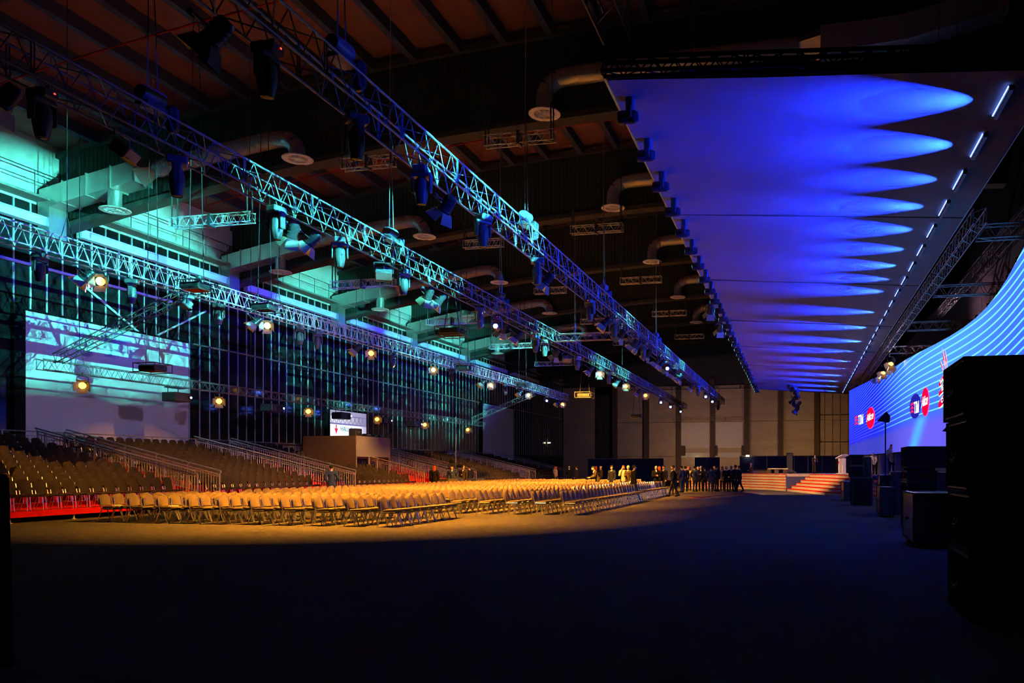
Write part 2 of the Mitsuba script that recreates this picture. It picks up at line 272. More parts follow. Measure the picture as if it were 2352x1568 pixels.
# ------------------------------------------------------------------ ducts on the girders
def duct(by, side, lab):
    y = by - .34 - .5
    t = thing('ventilation_duct', lab, 'duct', 'ventilation ducts on the girders')
    if side < 0:
        zz = lambda x: beam_z(x) + 1.0
        xs = [-31.4, -30.2, -29.0, -27.8, -26.6]
        for a, b in zip(xs[:-1], xs[1:]):
            m = MB(); za, zb = zz(a), zz(b); h = .42
            m.grid([[(a, y - h, za - h), (b, y - h, zb - h)], [(a, y + h, za - h), (b, y + h, zb - h)], [(a, y + h, za + h), (b, y + h, zb + h)], [(a, y - h, za + h), (b, y - h, zb + h)], [(a, y - h, za - h), (b, y - h, zb - h)]])
            part(t, 'box_section', m, 'm_duct')
            part(t, 'flange', MB().box((b, y, zb), (.04, .94, .94)), 'm_duct')
        part(t, 'drop', MB().bx(-31.5, -30.9, y - .4, y + .4, zz(-31.3) - 1.6, zz(-31.3)), 'm_duct')
        d0, d1 = np.array([-26.6, y, zz(-26.6)]), np.array([-25.9, y, zz(-25.9)])
        part(t, 'reducer', MB().tube(d0, d1, .58, 4, .3), 'm_duct')
        pts = [np.array([x, y, zz(x)]) for x in np.linspace(-25.9, -20.4, 8)]
        ex, n_dif = -19.4, [(-19.4, beam_z(-19.4) + .05), (-28.0, zz(-28) - 1.15)]
        bend = [(-20.4, zz(-20.4)), (-19.9, zz(-20.2) - .06), (-19.55, zz(-20) - .3), (-19.4, zz(-20) - .62), (-19.4, beam_z(-19.4) + .1)]
    else:
        zz = lambda x: beam_z(x) + 1.25
        xs = [.6, 2.0, 3.4, 4.8, 6.4]
        for a, b in zip(xs[:-1], xs[1:]):
            m = MB(); za, zb = zz(a) + max(0, a - 3) * .22, zz(b) + max(0, b - 3) * .22; h = .42
            m.grid([[(a, y - h, za - h), (b, y - h, zb - h)], [(a, y + h, za - h), (b, y + h, zb - h)], [(a, y + h, za + h), (b, y + h, zb + h)], [(a, y - h, za + h), (b, y - h, zb + h)], [(a, y - h, za - h), (b, y - h, zb - h)]])
            part(t, 'box_section', m, 'm_duct'); part(t, 'flange', MB().box((b, y, zb), (.04, .94, .94)), 'm_duct')
        part(t, 'reducer', MB().tube((.6, y, zz(.6)), (-.1, y, zz(-.1)), .58, 4, .3), 'm_duct')
        pts = [np.array([x, y, zz(x)]) for x in np.linspace(-.1, -8.2, 8)]
        bend = [(-8.2, zz(-8.2)), (-8.7, zz(-8.2) - .06), (-9.05, zz(-8.2) - .3), (-9.2, zz(-8.2) - .62), (-9.2, beam_z(-9.2) + .1)]
        n_dif = [(-9.2, beam_z(-9.2) + .05)]
    m = MB(); m.path(pts, .33, 12); part(t, 'round_pipe', m, 'm_duct', 40)
    m = MB()
    tot = np.array(pts)
    for k in range(len(pts) - 1):
        for f in np.arange(.05, 1, .16):
            c = pts[k] * (1 - f) + pts[k + 1] * f; d = (pts[k + 1] - pts[k]) / np.linalg.norm(pts[k + 1] - pts[k])
            m.tube(c - d * .012, c + d * .012, .342, 12)
    part(t, 'pipe_rib', m, 'm_duct', kind='stuff')
    m = MB(); m.path([(x, y, z) for x, z in bend], .32, 12); part(t, 'elbow', m, 'm_duct', 40)
    for x, z in n_dif:
        if x < -25: part(t, 'neck', MB().tube((x, y, zz(x) - .42), (x, y, z), .27, 12), 'm_duct', 40)
        df = part(t, 'diffuser', MB().lathe([(.30, .05), (.56, 0), (.60, -.03), (.58, -.06), (.40, -.05), (.38, .0)], 20, o=(x, y, z)), 'm_white', 40)
        m = MB()
        for a in np.arange(0, math.pi, math.pi / 5): m.box((x, y, z - .03), (.78, .03, .03), [[math.cos(a), -math.sin(a), 0], [math.sin(a), math.cos(a), 0], [0, 0, 1]])
        m.lathe([(.14, -.05), (.17, -.05), (.17, .0), (.14, .0), (.14, -.05)], 14, o=(x, y, z)); part(df, 'vane', m, 'm_white')
        part(df, 'throat', MB().lathe([(0, .06), (.36, .06)], 16, o=(x, y, z)), 'm_black')
for i, b in enumerate(BEAMS[1:6]):
    duct(b, -1, f'ventilation duct with elbow on the left half of the {ORD[i + 1]} girder in view')
    duct(b, 1, f'ventilation duct with downward outlet beside the stage canopy on the {ORD[i + 1]} girder')

# ------------------------------------------------------------------ trusses
def truss_group(name, L, w, h, bays, m='m_alu', rc=.025, rb=.013):
    # square section along +x from 0 to L, top centre line at z = 0
    ch = []
    for y in (-w / 2, w / 2):
        for z in (0, -h): ch.append(MB().tube((0, y, z), (L, y, z), rc, 6))
    faces = [lambda u, s, y=y: (u, y, -h * s) for y in (-w / 2, w / 2)] + [lambda u, s, z=z: (u, -w / 2 + w * s, z) for z in (0, -h)]
    lac = []
    for k, f in enumerate(faces):
        mb = MB(); b = L / bays
        for j in range(bays):
            if k >= 2: mb.tube(f(j * b, j % 2), f((j + 1) * b, (j + 1) % 2), rb, 4, caps=False)
            else:
                mb.tube(f(j * b, 1), f((j + .5) * b, 0), rb, 4, caps=False).tube(f((j + .5) * b, 0), f((j + 1) * b, 1), rb, 4, caps=False)
        if k < 2:
            for u in (.03, L - .03): mb.tube(f(u, 0), f(u, 1), rb * 1.2, 4, caps=False)
        lac.append(mb)
    g = {f'chord{"" if i == 0 else f"_{i:03d}"}': P(c, m, 40) for i, c in enumerate(ch)}
    g.update({f'lacing{"" if i == 0 else f"_{i:03d}"}': P(c, m) for i, c in enumerate(lac)})
    return grp(name, g)
TG = {'A': truss_group('g_truss_a', 2.5, .5, .56, 5), 'B': truss_group('g_truss_b', 2.5, .5, .56, 4, 'm_trussdark'), 'D': truss_group('g_truss_d', 2.5, .34, .38, 5, 'm_alugrey', rc=.02, rb=.011), 'R': truss_group('g_truss_r', 2.5, .3, .36, 5, 'm_alugrey', rc=.02, rb=.011)}
TG['K'] = truss_group('g_truss_k', 2.5, .5, .56, 4, 'm_aludark')
TG['S'] = truss_group('g_truss_s', 1.25, .3, .36, 3, rc=.02, rb=.011)
def truss(kind, p, q, lab, n=None, L=2.5, cables=(), group=None):
    p, q = np.array(p, float), np.array(q, float); d = q - p; n = n or round(np.linalg.norm(d) / L)
    t = thing('lighting_truss', lab, 'truss', group)
    for i in range(n):
        o = p + d * i / n; s = np.linalg.norm(d) / n / L
        inst(key(f'{t}__section'), TG[kind], frame(o, d) @ T().scale([s, 1, 1]))
    return t
def hang(x, y, z, top=None, r=.012, lab=None, dx=.22):
    # a two-legged steel sling from the roof
    zt = beam_z(x) + 3.2 if top is None else top
    t = thing('rigging_cable', lab or 'steel sling from the roof to a truss', 'cable', 'rigging cables' if lab is None else None)
    part(t, 'rope', MB().tube((x, y, z + .75), (x, y, zt), r, 5), 'm_cable'); part(t, 'leg', MB().tube((x, y - dx, z), (x, y, z + .75), r, 4).tube((x, y + dx, z), (x, y, z + .75), r, 4), 'm_cable')
truss('A', (-22, 14.5, 8.6), (-22, 72.5, 8.6), 'long bright turquoise-lit truss nearest the left wall, running the length of the hall')
truss('B', (-12.5, 8.0, 8.6), (-12.5, 86.0, 8.6), 'long middle truss with a turquoise-lit top edge above the floor chairs')
truss('B', (-7.85, 6.5, 8.6), (-7.85, 80.0, 8.55), 'long rightmost truss above the floor chairs, beside the stage canopy')
truss('D', (-28, 24.3, 5.72), (-28, 66.5, 5.72), 'low grey truss hung along the top of the grandstand')
truss('R', (-27.8, 24.8, 5.95), (-22.2, 24.8, 8.1), 'short red-lit truss rising from the low truss before the large white screen')
truss('R', (-27.8, 63.8, 5.95), (-22.2, 63.8, 8.1), 'short red-lit truss rising before the farthest white screen')
truss('K', (-3.25, 2.0, 9.85), (-3.25, 13.9, 9.85), 'truss above the near left corner of the stage canopy'); truss('K', (3.45, 2.0, 9.85), (3.45, 13.9, 9.85), 'truss above the near right corner of the stage canopy')
truss('R', (-12.4, 38.5, 8.4), (-7.9, 38.5, 8.4), 'short crosswise truss between the middle and the right long trusses')
truss('D', (-19, 86.0, 10.6), (3.5, 86.0, 10.6), 'thin crosswise truss high before the far wall'); truss('D', (-15.8, 98.0, 7.9), (-7.0, 98.0, 7.9), 'dark crosswise truss above the pale roller door of the far wall')
for i in range(5):
    yb = 26.1 + 10.65 * i
    for x, w, nm in ((-22.0, 3.6, 'left'), (-15.4, 2.1, 'middle'), (-9.6, 2.6, 'right')):
        z = {-22.0: 11.25, -15.4: 12.9, -9.6: 13.25}[x]; z = min(z, beam_z(x) - .35)
        t = thing('rigging_beam', f'short {nm} rigging truss hung under the roof in the {ORD[i + 1]} bay', 'truss', 'short rigging trusses'); n = 3 if w > 3 else 2
        for j in range(n): inst(key(f'{t}__section'), TG['S'], place(x - w / 2 + j * w / n, yb, z) @ T().scale([w / n / 1.25, 1, 1]))
        for s in (-1, 1): part(t, 'sling', MB().tube((x + s * w * .46, yb - .14, z - .36), (x + s * w * .46, yb - .14, z + .9), .03, 5).tube((x + s * w * .46, yb + .14, z - .36), (x + s * w * .46, yb + .14, z + .9), .03, 5).tube((x + s * w * .46, yb, z + .8), (x + s * w * .46, yb, beam_z(x) + 3.2), .014, 4), 'm_aludark')
        part(t, 'hook_clamp', MB().box((x, yb, z - .18), (.1, .36, .48)), 'm_aludark')
HOISTS = [(-12.5, 13.2, 'nearest hoist on the middle truss'), (-12.5, 22.5, 'second hoist on the middle truss'), (-12.5, 31.7, 'third hoist on the middle truss'), (-12.5, 43, 'fourth hoist on the middle truss'), (-7.85, 12.4, 'nearest hoist on the right truss'), (-7.85, 21.9, 'second hoist on the right truss'), (-7.85, 31.2, 'third hoist on the right truss'), (-7.85, 43, 'fourth hoist on the right truss')]
for x, y, lab in HOISTS:
    t = thing('chain_hoist', lab + ' with its chains and black chain bag', 'hoist')
    part(t, 'motor', MB().lathe([(0, -.28), (.13, -.28), (.15, -.2), (.15, .2), (.12, .3), (0, .3)], 10, (0, 1, .1), (x, y, 8.95)), 'm_tealfix', 40)
    part(t, 'chain', MB().tube((x, y - .1, 8.95), (x, y, beam_z(x) + 3.2), .014, 4).tube((x, y + .16, 8.95), (x, y + .04, 11.6), .014, 4), 'm_chrome')
    part(t, 'chain_bag', MB().cbox((x + .1, y + .42, 8.65), (.26, .24, .55), .08), 'm_fixture'); part(t, 'bracket', MB().box((x, y, 8.72), (.3, .5, .08)), 'm_aludark')
for y in (20, 30, 40.5, 51, 61.5, 71): hang(-22, y, 8.6, lab=f'steel sling holding the left truss, near the {ORD[[20, 30, 40.5, 51, 61.5, 71].index(y) + 2]} girder')
for i, y in enumerate((26, 36, 46, 56, 65)): hang(-28, y, 5.72, lab=f'{ORD[i + 1]} steel sling from the near end, holding the low grandstand truss')
for y in (55, 66, 77): hang(-12.5, y, 8.6, lab=f'far steel sling holding the middle truss, {ORD[[55, 66, 77].index(y) + 1]} of three'); hang(-7.85, y, 8.6, lab=f'far steel sling holding the right truss, {ORD[[55, 66, 77].index(y) + 1]} of three')

# ------------------------------------------------------------------ lamps on the trusses (local: hung from z = 0, beam towards +x)
def barn_parts():
    hz = -.42; a = math.radians(0)
    body = MB().lathe([(.0, -.24), (.11, -.24), (.135, -.18), (.145, .10), (.16, .12), (.16, .17), (.14, .17)], 14, (1, 0, 0), (0, 0, hz))
    for x in (-.16, -.08, 0): body.lathe([(.148, x), (.155, x), (.155, x + .02), (.148, x + .02)], 14, (1, 0, 0), (0, 0, hz))
    yoke = MB().path([(0, -.19, hz), (0, -.19, -.13), (0, -.1, -.07), (0, .1, -.07), (0, .19, -.13), (0, .19, hz)], .014, 5)
    clamp = MB().box((0, 0, -.02), (.06, .05, .1)).tube((-.04, 0, .03), (.04, 0, .03), .045, 8)
    lens = MB().lathe([(.135, .155), (.07, .17), (0, .175)], 14, (1, 0, 0), (0, 0, hz))
    doors = []
    for s, ax in ((1, 'z'), (-1, 'z'), (1, 'y'), (-1, 'y')):
        m = MB(); w = .15; w2 = .19; L = .26; th = math.radians(32); ca, sa = math.cos(th), math.sin(th)
        q = [(.17, .14, w), (.17, .14, -w), (.17 + L * ca, .14 + L * sa, -w2), (.17 + L * ca, .14 + L * sa, w2)]
        o = []
        for d in (0, .006):
            for x, r, t in q: o.append((x, t, hz + s * (r + d)) if ax == 'z' else (x, s * (r + d), hz + t))
        m.add(o, [[0, 1, 2], [0, 2, 3], [4, 6, 5], [4, 7, 6], [0, 4, 5], [0, 5, 1], [1, 5, 6], [1, 6, 2], [2, 6, 7], [2, 7, 3], [3, 7, 4], [3, 4, 0]]); doors.append(m)
    return body, yoke, clamp, lens, doors
b_, y_, c_, l_, d_ = barn_parts()
def lamp_group(name, em, mh='m_fixture'):
    g = {'housing': P(b_, mh, 35), 'yoke': P(y_, 'm_tealfix'), 'clamp': P(c_, 'm_tealfix')}
    lens = P(l_, 'm_white', 40)
    if em: lens['emitter'] = emit(*em)
    g['lens'] = lens
    for i, m in enumerate(d_): g['barn_door' + (f'_{i:03d}' if i else '')] = P(m, 'm_barn_lit' if em else 'm_fixture')  # doors of lit lamps are paler, part of the glow put in colour
    return grp(name, g)
lamp_group('g_lamp_on', ((1.0, .42, .035), 9)); lamp_group('g_lamp_off', None)
def tilt(rz, down): return T().rotate([0, 0, 1], rz) @ T().translate([0, 0, -.42]).rotate([0, 1, 0], down).translate([0, 0, .42])
def lamp(x, y, z, rz, down, lab, group, on=True):
    t = thing('barndoor_spotlight', lab, 'spotlight', group)
    inst(t, 'g_lamp_on' if on else 'g_lamp_off', T().translate([x, y, z]) @ tilt(rz, down))
def head_parts():
    base = MB().cbox((0, 0, -.09), (.40, .30, .16), .03); yoke = MB().cbox((0, -.20, -.36), (.15, .05, .42), .02).cbox((0, .20, -.36), (.15, .05, .42), .02).cbox((0, 0, -.20), (.2, .42, .08), .02)
    head = MB().lathe([(0, -.24), (.09, -.22), (.145, -.12), (.15, .08), (.13, .20), (.105, .31), (.10, .34)], 14, (1, 0, 0), (0, 0, -.48)); led = MB().box((.205, .05, -.07), (.01, .03, .02))
    lens = MB().lathe([(.098, .33), (.05, .34), (0, .345)], 14, (1, 0, 0), (0, 0, -.48)); cl = MB().tube((-.1, 0, -.02), (-.1, 0, .06), .03, 6).tube((.1, 0, -.02), (.1, 0, .06), .03, 6)
    return base, yoke, head, lens, cl, led
hb, hy, hh, hl, hc, hd = head_parts()
def head_group(name, em):
    lens = P(hl, 'm_glass', 40); led = P(hd, 'm_red'); led['emitter'] = emit((1, .05, .03), 3)
    if em: lens['emitter'] = emit(*em)
    return grp(name, {'base': P(hb, 'm_tealfix'), 'yoke': P(hy, 'm_tealfix'), 'head': P(hh, 'm_tealfix', 35), 'lens': lens, 'clamp': P(hc, 'm_aludark'), 'status_light': led})
head_group('g_head_off', None); head_group('g_head_blue', ((.06, .16, 1.0), 160))
def mhead(x, y, z, rz, down, lab, on=False, group=None):
    t = thing('moving_head_light', lab, 'stage light', group)
    m = T().translate([x, y, z]) @ T().rotate([0, 0, 1], rz)
    # the head tilts, base and yoke stay upright: two groups would be needed; the whole unit is turned and the head built pointing down
    inst(t, ('g_head_blue' if on else 'g_head_off') + ('d' if down else ''), m)
for nm, em in (('g_head_off', None), ('g_head_blue', ((.06, .16, 1.0), 160))):
    R = np.array([[0, 0, 1], [0, 1, 0], [-1, 0, 0]], float)
    def turn(mb):
        v, f = mb.mesh(); return ((v - [0, 0, -.48]) @ R.T + [0, 0, -.48], f)
    lens = mikit.ply(turn(hl), 'm_glass', 40); led = P(hd, 'm_red'); led['emitter'] = emit((1, .05, .03), 3)
    if em: lens['emitter'] = emit(*em)
    grp(nm + 'd', {'base': P(hb, 'm_tealfix'), 'yoke': P(hy, 'm_tealfix'), 'head': mikit.ply(turn(hh), 'm_tealfix', 35), 'lens': lens, 'clamp': P(hc, 'm_aludark'), 'status_light': led})
LB = 8.0
AY = [20.4, 20.95, 28.25, 28.95, 35.7, 37.05, 44.1, 51.7, 53.1, 59.2, 61.05, 69.05, 70.4]
for i, y in enumerate(AY):
    facing = i in (1, 3, 5, 6, 8, 10, 12)
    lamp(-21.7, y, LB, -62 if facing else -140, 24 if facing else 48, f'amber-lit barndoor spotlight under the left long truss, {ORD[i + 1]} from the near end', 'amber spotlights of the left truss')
BY = [10.3, 17.6, 18.45, 25.05, 25.9, 31.95, 33.8, 39.5, 46.4, 48.5, 53.5, 56.1, 60.85, 63.5]
for i, y in enumerate(BY):
    facing = i in (9, 11, 13)
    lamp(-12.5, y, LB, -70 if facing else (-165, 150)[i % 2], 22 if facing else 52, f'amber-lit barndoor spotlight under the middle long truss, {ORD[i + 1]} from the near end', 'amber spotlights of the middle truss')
CY = [(9.4, 0), (16.65, 1), (23.9, 1), (31.5, 1), (34.4, 1), (37.2, 1), (37.9, 1), (40.7, 1), (43.4, 1), (44.7, 1), (46.75, 1), (49.2, 1), (51.4, 1), (52.0, 1), (57.5, 1)]
for i, (y, on) in enumerate(CY):
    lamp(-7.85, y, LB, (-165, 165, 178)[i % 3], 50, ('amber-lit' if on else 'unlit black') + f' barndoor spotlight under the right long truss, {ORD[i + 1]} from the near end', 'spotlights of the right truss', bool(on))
for i, y in enumerate([26.15, 33.7, 40.9, 48.5, 55.4, 63.3]):
    lamp(-28, y, 5.36, -50, 18, f'bright amber barndoor spotlight under the low grandstand truss, {ORD[i + 1]} from the near end', 'amber spotlights of the low truss')
for i, y in enumerate([54.3, 66.8, 71.9]): mhead(-22, y, LB, -75, 0, f'dazzling blue moving light under the far end of the left truss, {ORD[i + 1]} of three', True)
for i, y in enumerate([31.3, 48.8, 70.9, 76.2, 82.7]): mhead(-12.5, y, LB, -80, 0, f'dazzling blue moving light under the middle truss, {ORD[i + 1]} of five from the near end', True)
for i, y in enumerate([46.75, 66.0, 71.0]): mhead(-7.85, y, LB, -82, 0, f'dazzling blue moving light under the right truss, {ORD[i + 1]} of three from the near end', True)
for i, y in enumerate([19.2, 22.5, 25.0, 26.6, 31.7, 33.0, 40, 47.5, 57]): mhead(-22.1, y, LB, 30 * i, 1, f'unlit moving head light under the left truss, {ORD[i + 1]} from the near end')
for i, y in enumerate([10.9, 13.85, 17.0, 19.7, 23.3, 29.5, 36.2, 37.6, 43.5, 51]): mhead(-12.5, y, LB, 40 * i, 1, f'unlit moving head light under the middle truss, {ORD[i + 1]} from the near end')
for i, y in enumerate([10.45, 12.9, 15.4, 18.7, 22.9, 29.0, 33, 39.4, 61, 76]): mhead(-7.85, y, LB, 50 * i, 1, f'unlit moving head light under the right truss, {ORD[i + 1]} from the near end')
for x, y, rz, lab in ((-12.5, 12.5, 20, 'dark rectangular floodlight under the near part of the middle truss'), (-12.5, 22.05, 120, 'rectangular floodlight tilted below the middle truss'), (-12.5, 41.5, 120, 'rectangular floodlight under the far part of the middle truss'), (-21.9, 24.6, 60, 'turquoise-lit rectangular floodlight below the left truss')):
    t = thing('floodlight', lab, 'floodlight'); w = T().translate([x, y, 8.0]) @ T().rotate([0, 0, 1], rz)
    R = np.array([[.8, 0, .6], [0, 1, 0], [-.6, 0, .8]])
    part(t, 'housing', MB().cbox((.05, 0, -.42), (.34, .5, .26), .03, R), 'm_tealfix', tw=w); part(t, 'yoke', MB().path([(0, -.28, -.42), (0, -.28, -.1), (0, .28, -.1), (0, .28, -.42)], .018, 5).tube((0, 0, -.1), (0, 0, .03), .02, 5), 'm_aludark', tw=w)
    part(t, 'fin', MB().cbox((-.02, 0, -.3), (.28, .06, .1), .02, R), 'm_tealfix', tw=w); part(t, 'front_glass', MB().box((.05 + .1 * .6, 0, -.555), (.28, .42, .01), R), 'm_glass', tw=w)
# framed projectors under the low truss, pendants
for i, y in enumerate([31.0, 37.7, 44.3, 49.3, 53.7]):
    t = thing('projector', f'black projector hung under the low grandstand truss, {ORD[i + 1]} from the near end', 'projector')
    part(t, 'housing', MB().cbox((-28, y, 4.86), (.75, 1.0, .42), .04), 'm_fixture'); part(t, 'hanger', MB().tube((-28.2, y - .3, 5.05), (-28.2, y - .3, 5.34), .02, 5).tube((-28.2, y + .3, 5.05), (-28.2, y + .3, 5.34), .02, 5).box((-28.1, y, 5.30), (.3, .9, .05)), 'm_aludark')
    ln = part(t, 'lens', MB().tube((-27.65, y + .32, 4.86), (-27.52, y + .32, 4.86), .06, 10), 'm_glass'); d = P(MB().lathe([(.045, 0), (0, 0)], 10, (1, -.35, 0), (-27.5, y + .315, 4.86)), 'm_white'); d['emitter'] = emit((.35, .45, 1), 60); part(t, 'lens_glow', d, None)
PEND = [(-20, 23.0, 7.75, 1, 'large pendant light with a dark tube frame and red underside, before the left girder'), (-24, 25.4, 5.4, 1, 'small pendant light with a dark tube frame and red underside, before the large white screen'), (-20, 26.5, 7.75, 0, 'bluish pendant light with a tube frame below the left truss'), (-12.5, 26.9, 6.6, 2, 'blue-lit pendant light with cables below the middle truss'), (-20, 44.7, 7.7, 0, 'grey pendant light with a tube frame farther along the left truss'), (-20, 55, 7.7, 0, 'grey pendant light far along the left truss'), (-12.5, 45.0, 5.9, 0, 'grey pendant light below the far part of the middle truss'), (-12.5, 60, 5.6, 0, 'pair-like dark pendant light before the far wall')]
for x, y, z, c, lab in PEND:
    t = thing('pendant_light', lab, 'pendant light'); w, d, h = .48, .42, .22
    part(t, 'housing', MB().cbox((x, y, z), (2 * w - .2, 2 * d - .2, h), .04), 'm_fixture')
    part(t, 'underside', MB().box((x, y, z - h / 2 - .012), (2 * w - .26, 2 * d - .26, .02)), 'm_orange' if c == 1 else 'm_desk')
    fr = MB(); cs = [(-w, -d), (w, -d), (w, d), (-w, d)]
    for zz in (-.16, .16):
        for a, b in zip(cs, cs[1:] + cs[:1]): fr.tube((x + a[0], y + a[1], z + zz), (x + b[0], y + b[1], z + zz), .016, 5)
    for a in cs: fr.tube((x + a[0], y + a[1], z - .16), (x + a[0], y + a[1], z + .16), .016, 5)
    for a in (-1, 1): fr.tube((x + a * w, y, z), (x + a * (w - .12), y, z), .016, 4)
    part(t, 'tube_frame', fr, 'm_aludark')
    zt = beam_z(x) + 3.2 if x < -13 else 8.04
    part(t, 'cable', MB().tube((x - .3, y, z + .1), (x - .1, y, zt), .016, 4).tube((x + .3, y, z + .1), (x + .1, y, zt), .016, 4), 'm_cable')
    if c == 1 and z > 7: part(t, 'power_pack', MB().cbox((x + .2, y - .1, z + .25), (.2, .2, .18), .05), 'm_tealfix')
# ------------------------------------------------------------------ stage canopy
CX0, CZ0, CX1, CZ1, CYE = -3.46, 8.69, 4.05, 8.08, 72.0
def can_l(y): return CX0 - .62 * (y - 14) / 58
def can_z(x): return CZ0 + (CZ1 - CZ0) * (x - CX0) / (CX1 - CX0)
t = thing('stage_canopy', 'long white fabric canopy over the stage, washed in deep blue light', 'canopy')
seams = [14.0, 21.8, 29.6, 37.9, 46.2, 54.6, 63.2, 72.0]
for a, b in zip(seams[:-1], seams[1:]):
    xs = np.linspace(CX0, CX1, 15); ys = np.linspace(a + .03, b - .03, 13)
    def zz(x, y):
        e = math.sin(math.pi * (y - a) / (b - a)); q = (x - CX0) / (CX1 - CX0)
        return can_z(x) - .05 * e ** .5 + .012 * math.sin(y * 5.3 + x * 1.3) * (1 - q)
    wx = lambda x, y: x + (can_l(y) - CX0) * (CX1 - x) / (CX1 - CX0)
    m = MB(); m.grid([[(wx(x, y), y, zz(x, y)) for y in ys] for x in xs]); m.grid([[(wx(x, y), y, zz(x, y) + .03) for y in ys[::-1]] for x in xs])
    part(t, 'fabric_panel', m, 'm_canopy', True)
    m = MB(); 
    for x, s in ((CX0, -1), (CX1, 1)):
        m.grid([[(wx(x, y), y, can_z(x)), (wx(x, y) + s * .08, y, can_z(x) + .13)] for y in ys])
    part(t, 'edge_hem', m, 'm_canopy')
for b in seams[1:-1]: part(t, 'seam_bar', MB().tube((can_l(b), b, CZ0 + .0), (CX1, b, CZ1 + .0), .03, 6), 'm_column')
part(t, 'edge_tube', MB().tube((CX0 - .08, 14, CZ0 + .12), (can_l(72) - .08, 72, CZ0 + .12), .04, 6), 'm_alu'); part(t, 'edge_tube', MB().tube((CX1 + .08, 14, CZ1 + .12), (CX1 + .08, 72, CZ1 + .12), .04, 6), 'm_alu')
TG['F'] = truss_group('g_truss_f', 2.5, .22, .24, 7, 'm_black', rc=.035, rb=.013)
truss('F', (-3.5, 13.86, 8.98), (4.2, 13.86, 8.36), 'black truss along the near front edge of the stage canopy', 3)
truss('R', (4.3, 21.0, 8.05), (4.3, 61.0, 8.05), 'long blue-lit truss beside the right edge of the canopy')
for i, y in enumerate((22.4, 29.5, 36.6, 43.7)): truss('R', (4.5, y, 8.0), (8.9, y, 8.0), f'short crosswise truss between the canopy and the right wall, {ORD[i + 1]} from the near end', 2, group='short crosswise trusses at the right wall')
truss('R', (7.4, 18.0, 10.3), (7.4, 62.0, 10.3), 'thin truss running along the dark right wall above the screen')
for i, y in enumerate((24, 34, 44, 54)): hang(4.3, y, 8.05, lab=f'steel sling of the blue-lit truss beside the canopy, {ORD[i + 1]} from the near end', dx=.15); hang(7.4, y + 2, 10.3, lab=f'steel sling of the right wall truss, {ORD[i + 1]} from the near end', dx=.15)
for i, y in enumerate((15.5, 26, 38, 50, 60)):
    for x, z, s in ((CX0 - .08, CZ0 + .12, 'left'), (CX1 + .08, CZ1 + .12, 'right')):
        tt = thing('rigging_cable', f'steel rope holding the {s} edge of the canopy, {ORD[i + 1]} from the near end', 'cable'); part(tt, 'rope', MB().tube((x, y, z), (x, y, beam_z(x) + 3.2), .012, 4), 'm_cable')
for i, x in enumerate((-3.25, 3.45)):
    for y in (5.0, 11.0): hang(x, y, 9.85, lab=f'steel sling of the truss above the {["left", "right"][i]} near corner of the canopy, {"nearer" if y < 6 else "farther"} one')
# LED battens along its right edge
grp('g_batten', {'housing': P(MB().cbox((0, 0, .06), (.09, 1.2, .09), .015), 'm_fixture'), 'bracket': P(MB().bx(-.02, .02, -.5, -.46, .1, .24).bx(-.02, .02, .46, .5, .1, .24), 'm_aludark'),
                 'diode_strip': dict(P(MB().add(*(lambda q: (np.vstack([BOXV * [.02, .045, .02] + [-.05, y, .085] for y in q]), np.vstack([BOXF + 8 * i for i in range(len(q))])))(np.linspace(-.55, .55, 16))), 'm_white'), emitter=emit((.12, .25, 1), 7))})
for i, y in enumerate(BATTENS):
    inst(thing('led_batten', f'slim blue LED batten under the right edge of the canopy, {ORD[i + 1]} from the near end', 'lamp', 'LED battens under the canopy edge'), 'g_batten', place(3.45, y, 8.0 - .03))
# moving lights hung along its left edge, beams to the left
wl = P(MB().lathe([(.10, -.205), (.06, -.212), (0, -.215)][::-1], 12, (1, 0, 0)), 'm_white', 40); wl['emitter'] = emit((.12, 1, .85), 7)
grp('g_edge', {'bracket': P(MB().cbox((.03, 0, .22), (.16, .2, .36), .03), 'm_fixture'), 'barrel': P(MB().lathe([(0, -.2), (.12, -.2), (.13, -.1), (.11, .02), (.12, .1), (.08, .19), (0, .2)], 12, (1, 0, 0)), 'm_fixture', 35),
               'yoke': P(MB().cbox((.03, -.15, .05), (.1, .03, .24), .01).cbox((.03, .15, .05), (.1, .03, .24), .01), 'm_fixture'), 'lens': wl})
for i in range(30):
    inst(thing('moving_head_light', f'black moving light hanging under the left edge of the canopy, {ORD[i + 1]} from the near end', 'stage light', 'moving lights along the canopy edge'), 'g_edge', place(-3.21 - .012 * 1.9 * i * .9, 14.7 + 1.9 * i, 8.29))
for i, (y, z) in enumerate(((33.5, 0), (38.0, 0))):
    lamp(can_l(y) - .1, y, 8.75, 110, 50, f'amber barndoor spotlight behind the left canopy edge, {ORD[i + 1]} from the near end', 'amber spotlights at the canopy edge')
for i, (y, rz) in enumerate(((44.5, -120), (46.5, -60), (48.6, -120), (51.0, -90), (52.5, 180))):
    lamp(4.7, y, 7.72, rz, 45, f'amber barndoor spotlight under the blue-lit truss right of the canopy, {ORD[i + 1]} from the near end', 'amber spotlights right of the canopy')
for i, (dx, dz) in enumerate(((0, 0), (.4, -.1), (.55, -.6), (.35, -1.1), (.75, -1.5), (.6, -2.0))):
    lamp(-1.0 + dx, 66.0, 8.6 + dz * .9, 40 * i, 50, f'unlit black spotlight in the cluster hanging behind the far canopy end, {ORD[i + 1]} from the top', 'cluster of unlit spotlights', False)

